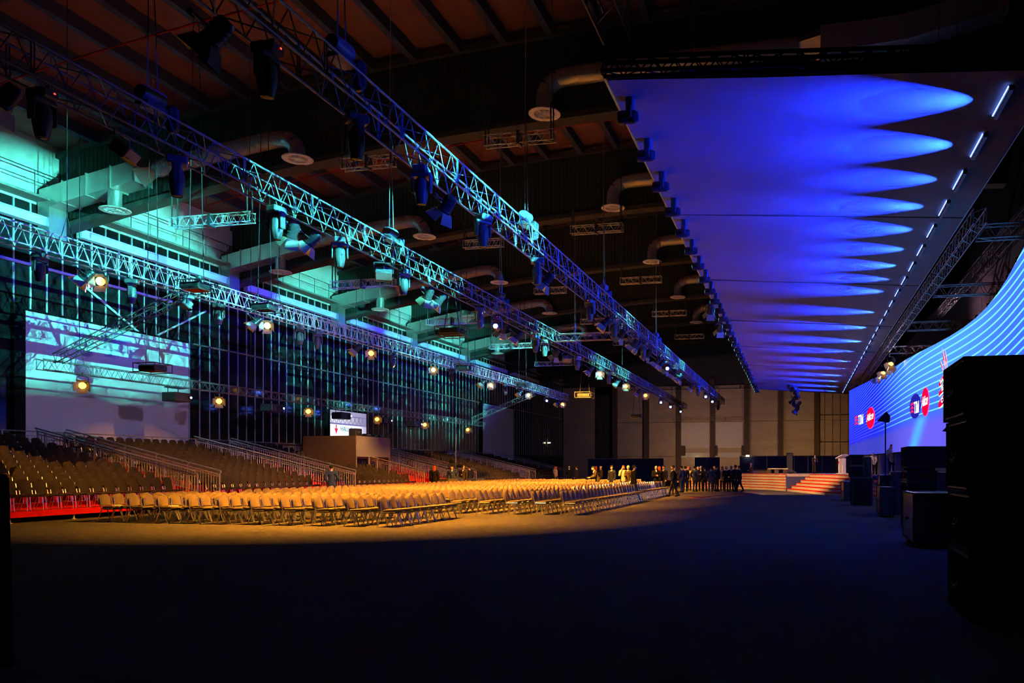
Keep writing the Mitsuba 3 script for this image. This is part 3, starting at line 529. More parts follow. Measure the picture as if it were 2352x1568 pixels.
# ------------------------------------------------------------------ projection screen (curved, glowing)
SP = np.array([(3.42, 61.0), (4.05, 56.), (4.82, 50), (5.54, 42.2), (6.25, 36.4), (6.44, 32.9), (6.2, 27.5), (5.58, 22.1), (5.2, 19.6)])
from scipy.interpolate import CubicSpline
_t = np.r_[0, np.cumsum(np.hypot(*np.diff(SP[:8], axis=0).T))]; _c = CubicSpline(_t, SP[:8]); _f = _c(np.linspace(0, _t[-1] + 2.2, 1500)); _s = np.r_[0, np.cumsum(np.hypot(*np.diff(_f, axis=0).T))]
def on_screen(s, z, off=0.0):
    s = np.asarray(s, float); z = np.asarray(z, float)
    x, y = np.interp(s, _s, _f[:, 0]), np.interp(s, _s, _f[:, 1]); x2, y2 = np.interp(s + .05, _s, _f[:, 0]), np.interp(s + .05, _s, _f[:, 1])
    nx, ny = (y2 - y), -(x2 - x); l = np.hypot(nx, ny) + 1e-9
    return np.stack([x + nx / l * off, y + ny / l * off, z], -1)
SZ0, SZ1, SL = 2.5, 7.33, float(_s[-1]) - .1
pb = np.polyfit([0, 5, 10.7, 18, 22.4, 28, 33, 41], [3.45, 3.72, 3.93, 4.18, 4.35, 4.46, 4.48, 4.47], 4); pp = np.polyfit([0, 6, 15, 22, 30, 41], [.15, .20, .28, .31, .295, .245], 4)
def horner(c, x):
    r = mi.Float(c[0])
    for k in c[1:]: r = r * x + float(k)
    return r
def f_screen(p, n, uv):
    s, z = uv.x * 50.0, uv.y * 10.0
    b, q = horner(pb, s), horner(pp, s)
    k = (z - b) / q
    d = dr.abs(k - dr.floor(k + .5)) * q
    line = smoothstep(.045, .015, d) * smoothstep(-.4, -.1, k)
    up = smoothstep(3.2, 7.0, z)
    mid = dr.exp(-dr.square((s - 24.0) / 9.0))
    near = smoothstep(8.0, 20.0, s)
    col = mix((.016, .022, .95), (.05, .13, 1.0), near)
    col = mix(col, (.10, .40, 1.05), up * (.25 + .75 * mid) * near)
    below = smoothstep(.0, -2.2, k)
    col = mix(col, mix((.05, .06, .55), (.17, .13, .95), near), below * .9)
    glow = dr.exp(-dr.square((s - 19.7 - (z - 3.6) * 1.1) / .85)) * smoothstep(.1, -1.2, k)
    col = mix(col, (.10, .50, 1.1), glow)
    col = mix(col, mix((.07, .12, 1.1), (.25, 1.1, 1.25), near * .75 + .25 * up), line * (.45 + .55 * smoothstep(1.0, 14.0, s)))
    sm = s / 4.3; seam = smoothstep(.006, .012, dr.abs(sm - dr.floor(sm) - .5))
    return col * (.86 + .14 * seam) * LIGHT
ss = np.linspace(0, SL, 120); zs = np.linspace(SZ0, SZ1, 12)
Pt = np.array([on_screen(ss, np.full_like(ss, z)) for z in zs]); mb = MB().grid(Pt)
uv = np.array([[(s / 50, z / 10) for s in ss] for z in zs]).reshape(-1, 2)
t = thing('projection_screen', 'huge curved projection screen glowing blue with pale sweeping lines and logos', 'screen')
v, f = mb.mesh()
nrm = np.cross(v[f[0, 1]] - v[f[0, 0]], v[f[0, 2]] - v[f[0, 0]])
if nrm[0] > 0: f = f[:, ::-1]
d = mikit.ply((v, f), 'm_black', True, uv=uv); d['emitter'] = {'type': 'area', 'radiance': proc(f_screen), 'sampling_weight': 5.0}
scene[key(t + '__image')] = d
part(t, 'backing', MB().grid(np.array([on_screen(ss, np.full_like(ss, z), -.06) for z in (SZ0 - .05, SZ1 + .05)])), 'm_black')
for s in np.arange(1, SL, 2.15): part(t, 'top_clip', MB().box(on_screen(s, SZ1 + .04, -.03), (.08, .12, .12)), 'm_black')
def decal(name, poly, colr, p, off=.05, label=None, holder=t):
    m = trimesh.creation.extrude_polygon(poly, .01, engine='earcut') if hasattr(poly, 'exterior') else poly
    m = m.subdivide_to_size(.7) if hasattr(poly, 'exterior') else m
    v = on_screen(m.vertices[:, 0], m.vertices[:, 1], off + m.vertices[:, 2]); f = m.faces
    d = mikit.ply((v, f), 'm_black'); d['emitter'] = emit(colr, p)
    # lettering faces the hall
    scene[(kk := key(f'{holder}__{name}'))] = d
    if label: labels[kk] = {'label': label}
def text_on(txt, s0, z0, h, w, name, off=.08, lean=0.0, slope=0.0, colr=(1, 1, 1), p=1.3, bold=True):
    m = meshkit.text_mesh(txt, h, .01, bold=bold); v = m.vertices.copy(); v[:, 0] *= w / v[:, 0].max(); v[:, 1] += slope * v[:, 0]; v[:, 0] += lean * v[:, 1]; v[:, 0] += s0; v[:, 1] += z0; m.vertices = v
    decal(name, m, colr, p, off)
def ell(s, z, a, b, n=40): return sg.Polygon([(s + a * math.cos(q), z + b * math.sin(q)) for q in np.linspace(0, 2 * math.pi, n, endpoint=False)])
WHITE, RED, PINK, NAVY = (1, 1, 1), (1.0, .0, .055), (1.0, .10, .62), (.018, .014, .42)
def tim(s0, z0, gw, tw, h, pill=None):
    if pill: decal('logo_plate', ell(*pill).union(ell(*pill)), NAVY, 1.0, .03)
    for i in range(3):
        zc = z0 + h * (.15 + .35 * i)
        decal('logo_stripe', sg.Polygon([(s0, zc - .11 * h), (s0 + gw * .55, zc + .02 * h), (s0 + gw, zc - .13 * h), (s0 + gw, zc + .06 * h), (s0 + gw * .55, zc + .24 * h), (s0, zc + .10 * h)]), (1.0, .02, .16), 1.0, .06)
    text_on('TIM', s0 + gw * 1.12, z0, h, tw, 'logo_letters')
def alice(s, z, a, b):
    decal('logo_disc_rim', ell(s, z, a, b), PINK, 1.0, .035); decal('logo_disc', ell(s, z, a * .93, b * .95), RED, 1.0, .06)
    text_on('Alice', s - a * .78, z - b * .28, b * .62, a * 1.55, 'logo_letters', .085, lean=.25, slope=.06)
tim(2.6, 4.62, 1.1, 1.65, .62); alice(7.5, 4.86, 1.26, .71)
tim(18.45, 4.36, .62, .95, .55, (19.2, 4.72, 1.05, .62)); alice(21.07, 4.78, .62, .70)
tim(27.75, 4.5, .62, .95, .55, (28.5, 4.85, 1.05, .62)); alice(30.6, 4.9, .62, .70)
def zp(pts):
    o = []
    for x, y in pts:
        pm = 51.6 + (x - 260) / 390 * 3.9; o.append((23.2 + (x - 260) * .00782, 1.63 + (1074 - (790 + y / 8.71)) / pm))
    return sg.Polygon(o).buffer(0)
bands = [[(265, 800), (275, 740), (310, 670), (350, 600), (420, 578), (490, 590), (520, 660), (525, 725), (470, 700), (400, 702), (340, 745), (292, 822), (268, 832)],
         [(258, 1010), (275, 930), (320, 840), (380, 785), (450, 765), (520, 735), (570, 800), (600, 900), (604, 990), (540, 905), (470, 862), (400, 890), (330, 960), (275, 1022)],
         [(253, 1240), (262, 1150), (320, 1045), (400, 965), (500, 925), (600, 975), (640, 1080), (660, 1250), (650, 1400), (600, 1472), (545, 1420), (508, 1320), (492, 1225), (520, 1270), (560, 1370), (600, 1400), (612, 1320), (602, 1220), (560, 1140), (520, 1103), (450, 1112), (370, 1165), (290, 1252), (262, 1257)]]
for bpts in bands:
    g = zp(bpts); decal('emblem_outline', g.buffer(.03), WHITE, 1.2, .04)
    r = g.buffer(-.02); 
    for q in getattr(r, 'geoms', [r]): decal('emblem_band', q, RED, 1.0, .06)
for q in ([(520, 1190), (560, 1270), (585, 1380), (560, 1330), (530, 1260)], [(505, 1230), (540, 1330), (590, 1420), (548, 1380), (520, 1310)]): decal('emblem_curl', zp(q), (1, .75, .85), 1.1, .07)
for a, b in (((332, 45), (402, 530)), ((388, 85), (432, 540)), ((298, 285), (362, 560))):
    mx, my = (a[0] + b[0]) / 2, (a[1] + b[1]) / 2
    decal('emblem_spike', zp([a, (mx + 16, my), b, (mx - 16, my + 20)]), (1, .5, .75), 1.1, .05); decal('emblem_spike', zp([(a[0] + 5, a[1] + 60), (mx + 7, my), (mx + 6, my + 40), (mx - 6, my - 10)]), RED, 1.0, .07)
for txt, s0, z0, w, h in (('vivere', 23.5, 5.37, 1.5, .20), ('senza', 23.72, 5.03, 1.35, .22), ('confini', 23.65, 4.52, 1.95, .27)):
    text_on(txt, s0 + .03, z0 - .03, h, w, 'emblem_shadow', .075, .1, .05, (.12, .01, .1), .3); text_on(txt, s0, z0, h, w, 'emblem_letters', .09, .1, .05)

# ------------------------------------------------------------------ the stage
ST = [(-1.0, 56.1), (1.37, 48.74), (3.3, 44.2), (4.4, 39.0)]
t = thing('stage', 'low stage faced with tan boards and red stripes, with broad steps', 'stage')
L0 = [(-9.0, 61.3), (-4.2, 61.05), (-2.49, 59.24), (-1.13, 56.3)]
part(t, 'deck', MB().prism([(-9, 61.42), (-4.12, 61.17), (-2.38, 59.33), (-1.05, 56.42), (.55, 56.9), (2.9, 49.3), (4.9, 44.7), (6.0, 39.6), (6.9, 39.6), (6.9, 66), (-9, 66)], 1.02, 1.2), 'm_stage')
part(t, 'understage', MB().prism([(-8.8, 61.6), (-4.0, 61.4), (-2.2, 59.5), (-.9, 56.8), (.8, 57.2), (3.1, 49.6), (5.1, 45.0), (6.2, 39.8), (6.7, 39.8), (6.7, 65.8), (-8.8, 65.8)], 0, 1.02), 'm_black')
for p, q in zip(L0[:-1], L0[1:]):
    p, q = np.array(p), np.array(q); d = (q - p); ln = np.linalg.norm(d); d /= ln; R = np.array([[d[0], -d[1], 0], [d[1], d[0], 0], [0, 0, 1]]); c = (p + q) / 2; n = np.array([d[1], -d[0]])
    for k in range(6):
        part(t, 'board', MB().box((*(c + n * 0), .2 * k + .078), (ln, .1, .15), R), 'm_stage'); part(t, 'red_stripe', MB().box((*(c + n * .012), .2 * k + .176), (ln, .1, .046), R), 'm_red')
nrm = np.array([.951, .31])
cheek = [(0, 0), (0, 1.02)] + [x for k in range(5) for x in ((1.62 - .32 * k, 1.02 - .2 * k), (1.62 - .32 * k, .82 - .2 * k))]
o = np.array([-1.08, 56.35]); M = np.eye(4); M[:3, 0] = (nrm[0], nrm[1], 0); M[:3, 1] = (0, 0, 1); M[:3, 2] = (nrm[1], -nrm[0], 0); M[:3, 3] = (*o, 0)
part(t, 'cheek_panel', MB().prism([(0, 0), (1.62, 0), (1.62, 1.02), (0, 1.02)], -.04, .04, M), 'm_bluewall')
for k in range(6):
    A = [np.array(p) + nrm * .32 * k for p in ST]; B = [np.array(p) + nrm * (.32 * k + .5) for p in ST]
    st = part(t, 'step', MB().prism([tuple(x) for x in A + B[::-1]], .2 * k, .2 * k + .15), 'm_stage')
    A2 = [x - nrm * .012 for x in A]; B2 = [x + nrm * .32 for x in A]
    part(st, 'red_nosing', MB().prism([tuple(x) for x in A2 + B2[::-1]], .2 * k + .15, .2 * k + .2), 'm_red')
# backdrop below the screen
t = thing('backdrop', 'grey and tan panels standing on the stage below the screen', 'backdrop')
for s0 in np.arange(.3, 30, 1.5):
    q = [on_screen(s0 + e, 0, -.12 - o2)[:2] for e, o2 in ((.02, 0), (1.48, 0), (1.48, .08), (.02, .08))]
    part(t, 'panel', MB().prism([tuple(x) for x in q], 1.2 if s0 < 21.5 else 0, 2.55), 'm_tan' if s0 > 21 or 11 < s0 < 13 else 'm_bluewall')
def wedge(x, y, rz, lab):
    t = thing('stage_monitor', lab, 'loudspeaker'); w = place(x, y, 1.2, rz)
    M = np.eye(4); M[:3, :3] = [[0, 0, 1], [1, 0, 0], [0, 1, 0]]
    part(t, 'cabinet', MB().prism([(-.28, 0), (.28, 0), (.2, .22), (-.05, .34), (-.28, .3)], -.32, .32, M), 'm_brown', tw=w); part(t, 'grille', MB().box((0, .08, .29), (.58, .3, .02), [[1, 0, 0], [0, .9, .43], [0, -.43, .9]]), 'm_black', tw=w)
wedge(-3.35, 61.6, 180, 'left of two wedge monitors on the left part of the stage'); wedge(-2.75, 61.3, 170, 'right of two wedge monitors on the left part of the stage')
t = thing('ramp', 'low wooden platform on blocks with a ramp, on the stage left of the black column speaker', 'ramp')
part(t, 'top', MB().bx(-2.5, -1.0, 60.0, 61.4, 1.52, 1.6), 'm_stage')
for x in (-2.4, -1.85, -1.2): part(t, 'block', MB().cbox((x, 60.3, 1.36), (.34, .4, .32), .03), 'm_brown')
M = np.eye(4); M[:3, :3] = [[1, 0, 0], [0, 0, 1], [0, 1, 0]]; M[:3, 3] = (0, 60.0, 0)
part(t, 'incline', MB().prism([(-1.0, 1.52), (-1.0, 1.6), (-.35, 1.25), (-.35, 1.2)], 0, 1.4, M), 'm_darkgrey')
t = thing('column_speaker', 'tall black column speaker standing on the stage before the blue partition', 'loudspeaker')
part(t, 'cabinet', MB().cbox((-.93, 63, 2.0), (.5, .4, 1.6), .05), 'm_black'); part(t, 'grille', MB().bx(-1.14, -.72, 62.77, 62.8, 1.26, 2.74), 'm_fixture')
t = thing('lectern', 'white lectern with a slanted top, at the right end of the stage steps', 'lectern')
w = place(2.72, 57, 1.2, -60)
part(t, 'column', MB().cbox((-.2, 0, .55), (.1, .3, 1.08), .02).cbox((.25, 0, .55), (.06, .3, 1.08), .02), 'm_white', tw=w); part(t, 'top', MB().cbox((.0, 0, 1.2), (.85, .62, .06), .02, [[.96, 0, -.28], [0, 1, 0], [.28, 0, .96]]), 'm_white', tw=w); part(t, 'base', MB().cbox((0, 0, .03), (.7, .5, .06), .02), 'm_white', tw=w); part(t, 'red_badge', MB().box((-.2, -.16, .8), (.1, .02, .16)), 'm_red', tw=w); part(t, 'microphone', MB().tube((0, 0, 1.22), (.15, 0, 1.5), .01, 5).tube((.15, 0, 1.5), (.17, 0, 1.55), .02, 6), 'm_black', tw=w)
# ------------------------------------------------------------------ grandstand on the left
TR, TDX, TDZ, GX, GZ = 10, .75, .19, -22.5, .33
def tread(r): return GX - TDX * r, GZ + TDZ * r
for y0, y1, lab in ((15.4, 35.6, 'nearest section of the red carpeted grandstand along the left wall'), (35.62, 52.0, 'middle section of the red carpeted grandstand, with the control booth'), (52.02, 75.0, 'farthest section of the red carpeted grandstand')):
    t = thing('grandstand', lab, 'grandstand')
    for r in range(TR):
        x, z = tread(r)
        part(t, 'tier', MB().bx(x - TDX - (.4 if r == TR - 1 else 0), x, y0, y1, z - .17, z), 'm_red')
        if r: part(t, 'riser', MB().bx(x - .03, x, y0, y1, z - .36, z - .17), 'm_red')
    part(t, 'back_panel', MB().bx(-30.5, -30.4, y0, y1, 0, 2.0), 'm_darkgrey')
    for y in np.arange(y0 + 1.2, y1, 2.1):
        part(t, 'foot', MB().tube((GX - .12, y, 0), (GX - .12, y, .17), .03, 6).lathe([(0, 0), (.07, 0), (.07, .02), (0, .02)], 8, o=(GX - .12, y, 0)), 'm_alu')
    for y in np.arange(y0 + .5, y1, 3.0): part(t, 'strut', MB().tube((-26, y, 0), (-26, y, 1.0), .03, 5).tube((-29.5, y, 0), (-29.5, y, 1.9), .03, 5), 'm_aludark')
    for ya, yb in ((25.95, 27.0), (34.45, 35.58), (35.64, 36.7), (44.5, 46.5), (63.6, 64.9)):
        if ya >= y0 and yb <= y1:
            for r in range(TR - 1):
                x, z = tread(r); part(t, 'half_step', MB().bx(x - TDX + .0, x - TDX + .36, ya, yb, z, z + .095), 'm_red')
def railing(y, lab, side, x0=GX + .05, x1=-29.9, top=False):
    t = thing('stair_railing', lab, 'railing', 'stair railings of the grandstand')
    z0, z1 = GZ + .02, GZ + TDZ * (TR - 1) + .02; g = lambda x: z0 + (z1 - z0) * (x0 - x) / (x0 - x1)
    a, b = (x0, y, g(x0)), (x1, y, g(x1))
    part(t, 'handrail', MB().path([(x0, y, g(x0) + .1), (x0, y, g(x0) + .95), (x0 - .12, y, g(x0) + 1.04), (x1, y, z1 + 1.04)], .026, 6), 'm_rail')
    part(t, 'outer_handrail', MB().path([(x0 - .05, y + side * .11, g(x0) + 1.16), (x1, y + side * .11, z1 + 1.16)], .028, 6), 'm_rail')
    part(t, 'lower_rail', MB().tube((x0, y, g(x0) + .93), (x1, y, z1 + .93), .018, 5).tube((x0, y, g(x0) + .13), (x1, y, z1 + .13), .018, 5), 'm_rail')
    for i, x in enumerate(np.arange(x0 - .13, x1, -.125)):
        inst(key(f'{t}__baluster'), 'g_bal', place(x, y, g(x)))
    for x in np.linspace(x0, x1, 6): part(t, 'post', MB().bx(x - .025, x + .025, y - .02, y + .02, g(x) - .1, g(x) + 1.04), 'm_rail'); part(t, 'bracket', MB().tube((x, y, g(x) + 1.02), (x, y + side * .11, g(x) + 1.15), .014, 4), 'm_rail')
grp('g_bal', {'baluster': P(MB().tube((0, 0, .13), (0, 0, 1.02), .011, 4, caps=False), 'm_rail')})
for y, s, lab in ((25.88, -1, 'near railing of the first red aisle between the grandstand seats'), (27.05, 1, 'far railing of the first red aisle between the grandstand seats'), (34.35, -1, 'near railing of the second red aisle of the grandstand'), (36.78, 1, 'far railing of the second red aisle of the grandstand'), (44.42, -1, 'near railing of the aisle beside the control booth'), (49.0, 1, 'railing just beyond the control booth'), (52.3, -1, 'bright railing behind the camera crew'), (63.5, -1, 'near railing of the last red aisle'), (65.0, 1, 'far railing of the last red aisle'), (74.6, -1, 'railing at the far end of the grandstand')):
    railing(y, lab, s)
t = thing('back_railing', 'long railing along the top of the grandstand before the left wall', 'railing')
part(t, 'handrail', MB().tube((-30.25, 15.5, 3.1), (-30.25, 74.5, 3.1), .026, 6), 'm_rail'); part(t, 'lower_rail', MB().tube((-30.25, 15.5, 2.93), (-30.25, 74.5, 2.93), .018, 5).tube((-30.25, 15.5, 2.16), (-30.25, 74.5, 2.16), .018, 5), 'm_rail')
for y in np.arange(15.6, 74.6, 1.82): part(t, 'post', MB().bx(-30.28, -30.22, y - .03, y + .03, 2.04, 3.08), 'm_rail')
m = MB()
for y in np.arange(15.7, 74.5, .14): m.tube((-30.25, y, 2.16), (-30.25, y, 2.93), .011, 4, caps=False)
part(t, 'balusters', m, 'm_rail', kind='stuff', label='upright thin bars of the long railing')
# one grandstand seat: shell seat with tall back on a chrome frame, facing +x
def shell(w, pts, th, n=7, cz=.0, bow=.04):
    # pts: (x, z, half width) along the middle line; a thick curved sheet
    P0, P1 = [], []
    pts = np.array(pts, float); d = np.gradient(pts[:, :2], axis=0); d /= np.linalg.norm(d, axis=1, keepdims=True); nr = np.stack([-d[:, 1], d[:, 0]], 1)
    for (x, z, hw), (nx, nz) in zip(pts, nr):
        r0, r1 = [], []
        for q in np.linspace(-1, 1, n):
            b = bow * (q * q); e = th * (1 - .75 * q ** 6)
            r0.append((x + nx * b, q * hw, z + nz * b)); r1.append((x + nx * (b - e), q * hw, z + nz * (b - e)))
        P0.append(r0); P1.append(r1)
    m = MB(); m.grid(P0); m.grid([r[::-1] for r in P1])
    for k in (0, -1): m.grid([P0[k], P1[k]])
    m.grid([[r[0] for r in P0], [r[0] for r in P1]]); m.grid([[r[-1] for r in P1], [r[-1] for r in P0]])
    return m
seat = shell(.46, [(.24, .43, .19), (.21, .455, .215), (.1, .455, .225), (-.1, .44, .22), (-.2, .445, .2)], .05, bow=.03)
back = shell(.46, [(-.20, .50, .18), (-.23, .60, .21), (-.26, .75, .215), (-.29, .88, .20), (-.30, .93, .16), (-.302, .95, .10)], .035, bow=.05)
fr = MB()
for s in (-1, 1): fr.path([(-.24, s * .2, .62), (-.19, s * .21, .43), (.16, s * .21, .42), (.2, s * .2, .015)], .012, 5).path([(-.05, s * .21, .42), (-.2, s * .2, .015), (.2, s * .2, .015)], .012, 5)
SEAT = grp('g_seat', {'seat': P(seat, 'm_standseat', 40), 'backrest': P(back, 'm_standseat', 40), 'frame': P(fr, 'm_chrome')})
lo = MB(); lo.add(*seat.mesh()).add(*back.mesh())
grp('g_seat_far', {'seat': P(lo, 'm_standseat', 40)}); grp('g_seatframe_far', {'seat': P(fr, 'm_chrome')})
all_seats = []
BL = [('nearest', 17.1, 17), ('second', 27.35, 14), ('third', 37.05, 14), ('fourth', 52.7, 21), ('fifth', 65.3, 18)]
for b, (nm, ys, n) in enumerate(BL):
    for r in range(TR):
        for i in range(n):
            y = ys + .51 * i
            if b == 2 and r >= 4 and y > 41.6: continue
            x, z = tread(r); x -= .42
            c = n - i
            all_seats.append((math.hypot(x, y), x, y, z, f'dark grandstand chair, {ORD[c]} from the aisle, {ORD[r + 1]} row up, {nm} block'))
all_seats.sort(key=lambda q: q[0])
for i, (d, x, y, z, lab) in enumerate(all_seats):
    w = place(x, y, z, RNG.normal(0, 1.2))
    if i < 300: inst(thing('grandstand_chair', lab, 'chair', 'dark chairs in the nearer grandstand blocks'), SEAT, w)
    else: inst(f'distant_grandstand_chairs__{2 * (i - 300) + 1:03d}', 'g_seat_far', w); inst(f'distant_grandstand_chairs__{2 * (i - 300) + 2:03d}', 'g_seatframe_far', w)
labels['distant_grandstand_chairs'] = {'kind': 'stuff', 'label': 'many dark seats of the farther grandstand blocks', 'category': 'chairs'}
# control booth in the stand
t = thing('control_booth', 'brown plain walled control booth rising out of the grandstand', 'booth')
part(t, 'near_wall', MB().bx(-29.4, -26.0, 42.6, 42.7, 1.0, 3.55), 'm_brown'); part(t, 'front_wall', MB().bx(-26.1, -26.0, 42.7, 46.7, 2.3, 3.55), 'm_grey'); part(t, 'floor', MB().bx(-29.4, -26.1, 42.7, 46.6, 2.2, 2.3), 'm_brown'); part(t, 'far_wall', MB().bx(-29.4, -26.0, 46.7, 46.8, 1.0, 3.55), 'm_brown'); part(t, 'rear_wall', MB().bx(-29.5, -29.4, 42.6, 46.8, 1.0, 3.55), 'm_brown')
for y in (42.75, 44.2, 45.2, 46.65): part(t, 'leg', MB().bx(-26.08, -26.0, y - .04, y + .04, 1.0, 2.3), 'm_grey')
for i, (x, y, w, d, h, lab) in enumerate(((-26.6, 43.6, .5, .7, .62, 'black lighting console unit on the near part of the control booth'), (-26.5, 44.7, .4, .5, .35, 'small black device in the middle of the control booth'), (-26.5, 45.5, .4, .6, .3, 'flat black monitor on the control booth'), (-26.5, 46.2, .4, .4, .34, 'black device on the far end of the control booth'))):
    t = thing('console', lab, 'device'); part(t, 'case', MB().cbox((x, y, 3.5 + h / 2 - .1), (w, d, h), .04), 'm_fixture'); part(t, 'stand', MB().bx(x - .1, x + .1, y - .1, y + .1, 2.3, 3.42), 'm_black')
    for j in range(3): part(t, 'knob', MB().tube((x + w / 2 - .02, y - .15 + .12 * j, 3.5 + h * .5), (x + w / 2 + .03, y - .15 + .12 * j, 3.5 + h * .5), .035, 8), 'm_chrome')
# ------------------------------------------------------------------ white screens on the left wall
for y0, y1, z0, lab in ((26.65, 35.6, 2.6, 'large blank white screen on the left wall, lit turquoise at the top, nearest one'), (74.8, 83.6, 2.3, 'blank white screen with a round turquoise spot near the far end of the left wall')):
    t = thing('wall_screen', lab, 'screen')
    part(t, 'cloth', MB().bx(-31.5, -31.42, y0, y1, z0, 8.15), 'm_white'); part(t, 'top_bar', MB().tube((-31.44, y0, 8.2), (-31.44, y1, 8.2), .05, 6), 'm_black'); part(t, 'edge', MB().bx(-31.55, -31.40, y0 - .5, y0, z0, 8.4), 'm_black')
t = thing('image_screen', 'small glowing wall screen with a red arrow and the word HALL, above the control booth', 'screen')
def f_img(p, n, uv):
    y, z = uv.x, uv.y
    lowr = smoothstep(.62, .56, z); tr = smoothstep(.60, .66, z) * smoothstep(.86, .84, z)
    a = (y * 9.0 + (z - .6) * 3.0); b = (y * 9.0 - (z - .6) * 3.0)
    x1 = smoothstep(.12, .05, dr.abs(a - dr.floor(a) - .5)); x2 = smoothstep(.12, .05, dr.abs(b - dr.floor(b) - .5))
    col = mix((.38, .36, .55), (1.05, 1.08, 1.2), lowr)
    col = mix(col, (.85, .85, 1.0), tr * smoothstep(.9, .2, y)); col = mix(col, (.16, .14, .32), tr * dr.maximum(x1, x2) * .8)  # crossed bars: truss shadow and reflection painted into the image
    bar = smoothstep(.025, .015, dr.abs(z - .60)) + smoothstep(.015, .008, dr.abs(z - .85)); col = mix(col, (.10, .09, .40), dr.minimum(bar, 1) * .8)
    return mix(col, (.30, .24, .45), smoothstep(.72, 1.0, y) * .7) * LIGHT
Pq = [[(-31.38, y, z) for z in (3.3, 5.6)] for y in (48.3, 52.9)]; d = mikit.ply(MB().grid(Pq).mesh(), 'm_black', False, uv=np.array([[0, 0], [0, 1], [1, 0], [1, 1.0]])); v, f = MB().grid(Pq).mesh()
if np.cross(v[f[0, 1]] - v[f[0, 0]], v[f[0, 2]] - v[f[0, 0]])[0] < 0: d = mikit.ply((v, f[:, ::-1]), 'm_black', False, uv=np.array([[0, 0], [0, 1], [1, 0], [1, 1.0]]))
d['emitter'] = {'type': 'area', 'radiance': proc(f_img), 'sampling_weight': .05}; scene[key(t + '__image')] = d
part(t, 'backing', MB().bx(-31.5, -31.4, 48.25, 52.95, 3.25, 5.65), 'm_black')
def wall_decal(name, m, c, p):
    v = m.vertices; d = mikit.ply((np.stack([-31.36 + v[:, 2], v[:, 0], v[:, 1]], 1), m.faces), 'm_black'); d['emitter'] = emit(c, p); scene[key(t + '__' + name)] = d
ar = trimesh.creation.extrude_polygon(sg.Polygon([(48.95, 4.6), (49.05, 4.6), (49.05, 4.35), (49.2, 4.35), (49.0, 3.98), (48.8, 4.35), (48.95, 4.35)]), .01, engine='earcut'); wall_decal('red_arrow', ar, (1, .05, .12), .8)
m = meshkit.text_mesh('HALL 5', .30, .01); v = m.vertices.copy(); v[:, 0] = 49.5 + v[:, 0] * 1.5 / v[:, 0].max(); v[:, 1] += 4.2; m.vertices = v; wall_decal('letters', m, (.12, .45, .5), .7)
# ------------------------------------------------------------------ floor chairs (facing +x, towards the stage)
def pad(hx, hy, n=20, ex=4.5):
    a = np.linspace(0, 2 * math.pi, n, endpoint=False); c, s = np.cos(a), np.sin(a)
    return np.stack([hx * np.sign(c) * abs(c) ** (2 / ex), hy * np.sign(s) * abs(s) ** (2 / ex)], 1)
seat = MB(); rings = []
for k, z in ((.86, .425), (.98, .435), (1.0, .455), (.97, .475), (.85, .485)):
    q = pad(.235 * k, .235 * k); rings.append(np.column_stack([q[:, 0] + .02, q[:, 1], np.full(len(q), z) + (.012 * q[:, 0] / .235)]))
R_ = np.array(rings); n = R_.shape[1]; seat.grid(np.concatenate([R_, R_[:, :1]], 1)); seat.add(np.vstack([R_[-1], R_[-1].mean(0)]), [[i, (i + 1) % n, n] for i in range(n)]); seat.add(np.vstack([R_[0], R_[0].mean(0)]), [[(i + 1) % n, i, n] for i in range(n)])
back = shell(.46, [(-.205, .50, .185), (-.225, .56, .225), (-.25, .66, .235), (-.275, .75, .225), (-.29, .80, .19), (-.296, .825, .13), (-.298, .832, .06)], .04, n=9, bow=.075)
under = MB().cbox((.0, 0, .405), (.36, .40, .06), .02)
up = [MB().path([(-.275, s * .20, .72), (-.225, s * .215, .52), (-.2, s * .22, .42)], .014, 6) for s in (-1, 1)]
def legp(s): return MB().path([(-.17, s * .22, .41), (-.33, s * .23, .0)], .014, 6).path([(.0, s * .22, .41), (.16, s * .23, .0)], .014, 6).tube((-.2, s * .22, .415), (.2, s * .22, .415), .014, 6)
CH = grp('g_chair', {'seat': P(seat, 'm_chair', 40), 'backrest': P(back, 'm_chair', 40), 'seat_pan': P(under, 'm_fixture'), 'upright': P(up[0], 'm_chrome'), 'upright_001': P(up[1], 'm_chrome'), 'leg_frame': P(legp(-1), 'm_chrome'), 'leg_frame_001': P(legp(1), 'm_chrome')})
a = MB(); a.add(*seat.mesh()).add(*back.mesh()); b = MB()
for mb in up + [legp(-1), legp(1)]: b.add(*mb.mesh())
grp('g_chair_far', {'chair': P(a, 'm_chair', 40)}); grp('g_chairleg_far', {'chair': P(b, 'm_chrome')})
chairs = []
def block(nm, x0, nrow, pitch, y0, n, dy, skip=()):
    for r in range(nrow):
        for i in range(n):
            x, y = x0 - pitch * r + RNG.normal(0, .012), y0 + dy * i + RNG.normal(0, .012)
            if (r, i) in skip: continue
            chairs.append((math.hypot(x, y), x, y, f'tan chair, {ORD[i + 1]} from the near end, {ORD[r + 1]} row from right, {nm}', RNG.normal(0, 1.0)))
block('small near block', -11.05, 10, 1.03, 20.0, 8, .51)
block('long middle block', -7.75, 13, 1.03, 26.15, 23, .54)
block('cross aisle block', -7.95, 13, 1.03, 39.9, 14, .54, {(r, i) for r in range(2, 5) for i in range(10, 14)})
block('farthest block', -11.0, 10, 1.03, 48.4, 14, .55)
chairs.sort(key=lambda q: q[0])
for i, (d, x, y, lab, rz) in enumerate(chairs):
    w = place(x, y, 0, rz)
    if i < 300: inst(thing('floor_chair', lab, 'chair', 'tan chairs on the hall floor'), CH, w)
    else: inst(f'distant_floor_chairs__{2 * (i - 300) + 1:03d}', 'g_chair_far', w); inst(f'distant_floor_chairs__{2 * (i - 300) + 2:03d}', 'g_chairleg_far', w)
